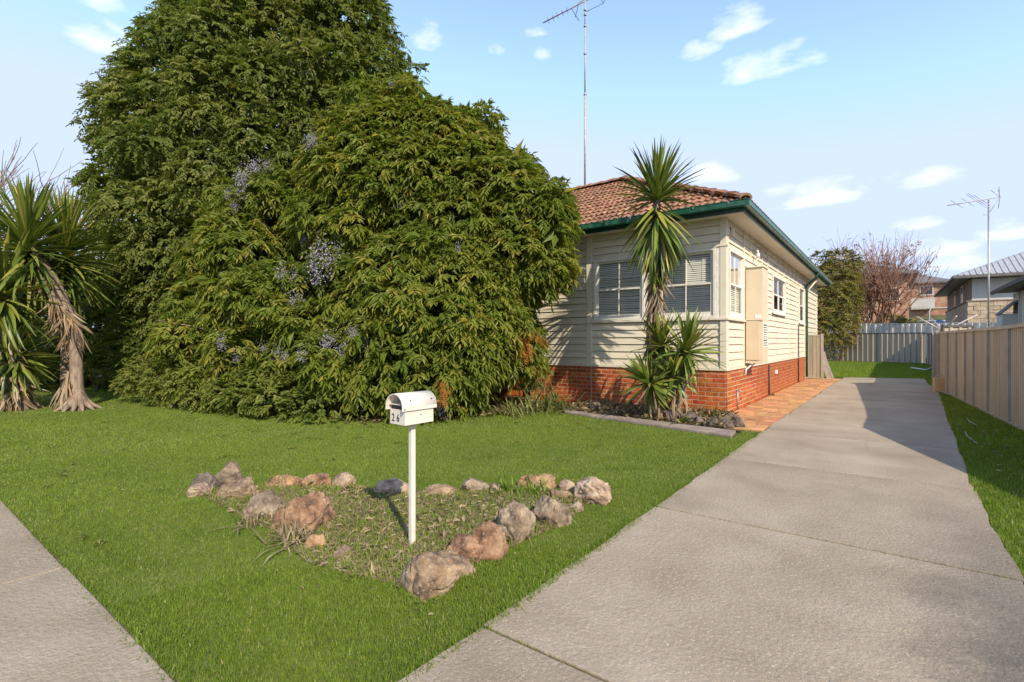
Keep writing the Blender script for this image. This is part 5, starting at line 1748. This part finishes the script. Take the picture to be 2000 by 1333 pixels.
while y0 + .15 + k * .3 < y1 - .1:
    y = y0 + .15 + k * .3; k += 1
    dd = min(y - y0, y1 - y, run)
    rb.tube([(x0, y, 5.56), (x0 + dd, y, 5.56 + dd * math.tan(R(24)))], .045, 4, cap=False)
o = rb.build('roof_rib', MT['zinc'], rC); o['kind'] = 'stuff'
gtr = MB(); gtr.box(x0 - .1, x1, y0 - .12, y0 - .01, 5.38, 5.54); gtr.box(x0 - .12, x0 - .01, y0, y1, 5.379, 5.539); gtr.build('gutter', MT['greyroof'], hC)
far_window(hC, 3.2, 4.6, 3.99, 5.25, .0, 's'); far_window(hC, 8.0, 9.4, 3.99, 5.25, .0, 's')
far_window(hC, 5.2, 6.6, 1.6, 2.7, -.1)
# house D: near neighbour, only its eave and pale boards in view
hD = empty('neighbour_house', (4.75, 30, 0)); tag(hD, 'neighbouring pale weatherboard house with dark eave beyond the right fence', 'house')
wl = MB(); wl.box(.12, 8, -9, 4.6, 0, 3.72); wl.build('wall', MT['clad'], hD)
for k in range(18):
    b = MB(); z = .3 + k * .19; b.add([(.115, -8.9, z), (.085, -8.9, z), (.108, -8.9, z + .19), (.115, 4.58, z), (.085, 4.58, z), (.108, 4.58, z + .19)], [(0, 1, 2), (5, 4, 3), (0, 3, 4, 1), (1, 4, 5, 2), (2, 5, 3, 0)]); b.build('board', MT['board'], hD)
rfm = MB(); hip_roof(rfm, .1, 8, -9, 4.7, 3.95, 22, .62, .12); rfm.build('roof', MT['greyroof'], hD)
gtr = MB(); gtr.box(-.64, -.53, -9.6, 5.3, 3.76, 3.93); gtr.build('gutter', MT['dpost'], hD)
sh = MB(); sh.add([(-.5, 3.2, 2.75), (.1, 3.2, 3.35), (.1, 5.0, 3.35), (-.5, 5.0, 2.75), (-.5, 3.2, 2.68), (.1, 3.2, 3.28), (.1, 5.0, 3.28), (-.5, 5.0, 2.68)], [(0, 1, 2, 3), (7, 6, 5, 4), (0, 4, 5, 1), (1, 5, 6, 2), (2, 6, 7, 3), (3, 7, 4, 0)]); sh.build('window_hood', MT['greyroof'], hD)
sh = MB(); sh.box(-.45, .11, 3.3, 4.9, 0, 2.7); sh.build('lean_to_wall', MT['clad'], hD)
far_window(hD, -2.2, .6, 1.5, 2.9, .09, 's')
mb = MB(); mb.tube([(.02, 2.6, .2), (.02, 2.6, 3.7)], .03, 6); mb.tube([(.02, 2.2, 1.9), (.02, 2.2, 3.7)], .02, 6); mb.build('drain_pipe', MT['clad'], hD)
# its aerial
pA = at(1931, 612, 30)
a2 = empty('television_aerial', tuple(pA)); tag(a2, 'tall television aerial over the neighbouring grey roofs on the right', 'aerial')
hgt = 30 * (612 - 392) / 980
mb = MB(); mb.tube([(0, 0, -3.5), (0, 0, hgt)], .045, 8); mb.build('mast', MT['metal'], a2)
Uv = Vector((CY, SY, 0)); Dvv = Vector((-SY, CY, 0))
bm2 = lambda t: Uv * t + Vector((0, 0, hgt + .05 + t * .16))
mb = MB(); mb.tube([bm2(-2.45), bm2(.75)], .03, 6); mb.build('boom', MT['mast'], a2)
for t, l in ((-1.9, .5), (-1.25, .5), (-.75, .9), (-.6, 1.0), (-.42, .7)):
    for sg in (-1, 1):
        mb = MB(); mb.tube([bm2(t), bm2(t) + Dvv * sg * l * .6 + Vector((0, 0, sg * l * .6)) + Uv * (-sg * .1)], .016, 5); mb.build('element', MT['metal'], a2)
for (dx, dz) in ((.32, .72), (-.3, .5), (-.55, -.95), (.2, -.6), (-.25, .5)):
    mb = MB(); mb.tube([bm2(.68), bm2(.68) + Uv * dx + Vector((0, 0, dz)) + Dvv * random.uniform(-.4, .4)], .016, 5); mb.build('element', MT['metal'], a2)
mb = MB(); mb.tube([(0, 0, hgt - .9), Uv * -.3 + Vector((0, 0, hgt - .9))], .02, 5); mb.tube([(0, 0, .02), Uv * 1.5 + Vector((0, 0, .0))], .03, 5); mb.build('bracket', MT['metal'], a2)
# swing frame and tarpaulin in the yard behind
pg = at(1838, 668, 50)
sw = empty('pergola_frame', (pg.x, pg.y, .8)); tag(sw, 'white metal pergola frame in the yard behind the pale fence', 'pergola')
for (x, y) in ((-.9, 0), (1.2, 0), (-.9, 2.2), (1.2, 2.2)):
    mb = MB(); mb.tube([(x, y, 0), (x, y, 3.6), (x + (.15 if x < 0 else -.15), y, 3.85)], .06, 6); mb.build('leg', MT['clad'], sw)
mb = MB(); mb.box(-1.0, 1.4, -.1, 2.4, 3.86, 3.95); mb.build('roof_sheet', MT['clad'], sw)
mb = MB(); mb.tube([(-1.9, -.1, 2.6), (1.6, -.1, 2.6)], .07, 6); mb.build('cross_bar', MT['clad'], sw)
pt = at(1838, 640, 46)
bm = bmesh.new(); bmesh.ops.create_icosphere(bm, subdivisions=4, radius=1)
for v in bm.verts:
    v.co = Vector((v.co.x * 1.1, v.co.y * .6, v.co.z * .75)) * (1 + .22 * mnoise.noise(v.co * 2.3) + .1 * mnoise.noise(v.co * 6))
me = bpy.data.meshes.new('tarpaulin'); bm.to_mesh(me); bm.free(); me.materials.append(MT['tarp'])
tag(place('tarpaulin', me, None, (pt.x, pt.y, pt.z - .2)), 'crumpled blue and white tarpaulin heap above the pale fence', 'tarpaulin')


# ------------------------------------------------------------------ grass, weeds and litter
def in_poly(x, y, poly):
    inside = np.zeros(len(x), bool)
    n = len(poly)
    for i in range(n):
        x0, y0 = poly[i]; x1, y1 = poly[(i + 1) % n]
        c = ((y0 > y) != (y1 > y)) & (x < (x1 - x0) * (y - y0) / (y1 - y0 + 1e-12) + x0)
        inside ^= c
    return inside


BED = [(-5.2, 1.95), (-4.6, 2.5), (-4.2, 2.85), (-3.7, 3.0), (-3.2, 3.4), (-2.65, 3.9), (-2.1, 4.0), (-2.0, 3.3), (-2.1, 2.3), (-2.1, 1.95), (-2.6, 1.8), (-3.0, 1.75), (-3.5, 1.9), (-4.0, 1.9)]


def patch(x, y):
    return (np.sin(x * 2.1 + np.sin(y * 1.7) * 1.3) + np.sin(y * 2.9 - x * .8) + np.sin(x * 5.3 + y * 4.1) * .6 + np.sin(x * .55 - y * .4 + 1)) / 3.6


def visible(x, y, pad=.22):
    d = -x * SY + y * CY; r = x * CY + y * SY
    return (d > .3) & (np.abs(r) < d * (1.02 + pad) + .9)


def blades(name, poly, exclude, rings, hgt, wid, mu, m='grass', sd=.16, lean=.45, edge_soft=None):
    Vs, Fs, Ts = [], [], []
    base = 0
    xs = [p[0] for p in poly]; ys = [p[1] for p in poly]
    A = (max(xs) - min(xs)) * (max(ys) - min(ys))
    for (d0, d1, dens, ws, seg) in rings:
        n = int(A * dens)
        x = rng.uniform(min(xs), max(xs), n); y = rng.uniform(min(ys), max(ys), n)
        d = np.hypot(x, y)
        k = (d >= d0) & (d < d1) & visible(x, y)
        x, y, d = x[k], y[k], d[k]
        k = in_poly(x, y, poly)
        for ex in exclude:
            k &= ~in_poly(x, y, ex)
        x, y = x[k], y[k]
        n = len(x)
        if not n:
            continue
        pt = patch(x, y)
        h = hgt * rng.uniform(.5, 1.3, n) * (1 + .25 * pt)
        w = wid * ws * rng.uniform(.7, 1.3, n)
        a = rng.uniform(0, 6.283, n)
        ln = np.abs(rng.normal(0, lean, n))
        sd_ = np.stack([-np.sin(a), np.cos(a), np.zeros(n)], 1)
        b = rng.uniform(0, 6.283, n)
        dr = np.stack([np.cos(b), np.sin(b), np.zeros(n)], 1)
        P = np.stack([x, y, np.zeros(n)], 1)
        up = np.array([0, 0, 1.0])
        tip = P + up * (h * (1 - .3 * ln))[:, None] + dr * (h * ln)[:, None]
        if seg == 2:
            mid = P + up * (h * .62)[:, None] + dr * (h * ln * .3)[:, None]
            V = np.stack([P - sd_ * w[:, None] / 2, P + sd_ * w[:, None] / 2, mid - sd_ * w[:, None] * .36, mid + sd_ * w[:, None] * .36, tip], 1).reshape(-1, 3)
            q = np.arange(n) * 5 + base
            F = np.stack([np.stack([q, q + 1, q + 3], 1), np.stack([q, q + 3, q + 2], 1), np.stack([q + 2, q + 3, q + 4], 1)], 1).reshape(-1, 3)
            nv = 5
        else:
            V = np.stack([P - sd_ * w[:, None] / 2, P + sd_ * w[:, None] / 2, tip], 1).reshape(-1, 3)
            q = np.arange(n) * 3 + base
            F = np.stack([q, q + 1, q + 2], 1)
            nv = 3
        t = np.clip(mu + rng.normal(0, sd, n) + pt * .15, 0, .93)
        t = np.where(rng.random(n) < .03, 1.0, t)
        Vs.append(V); Fs.append(F); Ts.append(np.repeat(t, nv)); base += len(V)
    o = tris_object(name, np.concatenate(Vs), np.concatenate(Fs), MT[m], np.concatenate(Ts), kind='stuff')
    return o


KERB = [(-5.02, 8.30), (-1.80, 7.64), (-1.84, 8.12), (-4.2, 8.44), (-5.2, 8.62)]
g = blades('front_lawn_grass', HEDGE_LINE, [BED, KERB], [(0, 3.4, 21000, 1.0, 2), (3.4, 5.2, 13000, 1.25, 1), (5.2, 8, 6500, 1.8, 1), (8, 13, 2800, 2.8, 1), (13, 25, 900, 4.5, 1)], .025, .0040, .47, lean=.7)
g = blades('verge_grass', STRIP, [], [(0, 5, 7000, 1.4, 1), (5, 9, 5200, 1.8, 1), (9, 20, 2600, 3.0, 1)], .045, .0045, .36)
g = blades('back_lawn_grass', BACKLAWN, [], [(0, 60, 700, 6, 1)], .055, .005, .42)
# broad-leaved weeds scattered through the lawn
nw = 55
wx = rng.uniform(-11, -1.7, nw); wy = rng.uniform(1.0, 7.6, nw)
kk = in_poly(wx, wy, HEDGE_LINE) & ~in_poly(wx, wy, BED)
wx, wy = wx[kk], wy[kk]
m_ = 16
P = np.stack([np.repeat(wx, m_), np.repeat(wy, m_), np.full(len(wx) * m_, .012)], 1) + rng.normal(0, .028, (len(wx) * m_, 3)) * np.array([1, 1, .2])
ax = rng.normal(0, 1, P.shape); ax[:, 2] = np.abs(ax[:, 2]) * .35
V, F = leaf_tris(P, ax, np.tile([0., 0, 1], (len(P), 1)), rng.uniform(.03, .055, len(P)), rng.uniform(.016, .026, len(P)))
tris_object('lawn_weeds', V, F, MT['leafC'], np.repeat(np.clip(rng.normal(.6, .18, len(P)), 0, 1), 4), kind='stuff')
path_edge = [(-9, .77), (-1.65, .77), (-1.65, .84), (-9, .84)]
blades('path_edge_grass', path_edge, [], [(0, 5, 4200, 1.2, 2), (5, 10, 2500, 1.8, 1)], .04, .0045, .45, lean=.9)
# shaggy edges where grass leans over concrete
litter_poly = HEDGE_LINE
edge = [(-1.62, .85), (-1.535, .85), (-1.50, 8.4), (-1.60, 8.4)]
blades('lawn_edge_grass', edge, [], [(0, 4, 9000, 1.1, 2), (4, 10, 5000, 1.6, 1)], .045, .0045, .42, lean=.8)
sheet('letterbox_bed', BED, .006, MT['dirt'])
blades('bed_weeds', BED, [], [(0, 10, 3000, 1.6, 2)], .06, .0045, .58, lean=.9)
blades('bed_straw', BED, [], [(0, 10, 2200, 1.2, 2)], .06, .0045, .62, 'straw', .25, lean=1.7)


def litter(name, poly, n, size, m, mu, z=.01, seed=1, up=.4):
    xs = [p[0] for p in poly]; ys = [p[1] for p in poly]
    x = rng.uniform(min(xs), max(xs), n); y = rng.uniform(min(ys), max(ys), n)
    k = in_poly(x, y, poly); x, y = x[k], y[k]; n = len(x)
    P = np.stack([x, y, rng.uniform(0, z, n)], 1)
    ax = np.stack([rng.normal(0, 1, n), rng.normal(0, 1, n), np.abs(rng.normal(0, up, n))], 1)
    V, F = leaf_tris(P, ax, np.stack([rng.normal(0, .3, n), rng.normal(0, .3, n), np.ones(n)], 1), size * rng.uniform(.5, 1.4, n), size * .45 * rng.uniform(.5, 1.3, n))
    return tris_object(name, V, F, MT[m], np.repeat(np.clip(rng.normal(mu, .25, n), 0, 1), 4), kind='stuff')


litter('lawn_leaves', [(-13, .9), (-1.65, .9), (-1.65, 7.4), (-5.2, 8.1), (-7.2, 5.6), (-13, 5)], 380, .03, 'straw', .5, .035, up=.3)
litter('verge_litter', [(.8, 7), (1.5, 7), (1.6, 11), (1.3, 16.5), (1.1, 17.8), (1.0, 15), (.85, 11)], 260, .05, 'straw', .45, .05, up=.4)
litter('bed_litter', BED, 3600, .06, 'straw', .5, .03)
litter('bed_leaves', BED, 700, .045, 'leafB', .55, .04, up=.9)
litter('leaf_litter', [(-5.1, 8.5), (-2.0, 8.2), (-2.3, 9.9), (-5.4, 9.9)], 2600, .14, 'straw', .3, .08)
litter('hedge_litter', [(-24, 4.6), (-16, 4.9), (-13, 4.9), (-10.5, 5.3), (-7.0, 5.1), (-6.0, 6.6), (-5.5, 8.7), (-7, 9.5), (-24, 9)], 9000, .11, 'straw', .2, .05)
# weeds in the driveway joints
for yj in joints[2:8]:
    n = 70
    x = rng.uniform(-1.52, .58, n); x = x[rng.random(n) < np.clip(patch(x * 2, x * 0 + yj) * .8 + .45, 0, 1)]
blade_joint = [(-1.55, 4.065), (.6, 4.065), (.6, 4.095), (-1.55, 4.095)]
blades('joint_grass', blade_joint, [], [(0, 10, 9000, 1.0, 1)], .03, .004, .5, lean=.9)
blades('joint_grass', [(-1.58, 1.845), (-.3, 1.845), (-.3, 1.875), (-1.58, 1.875)], [], [(0, 10, 9000, 1.0, 1)], .03, .004, .55, lean=.9)
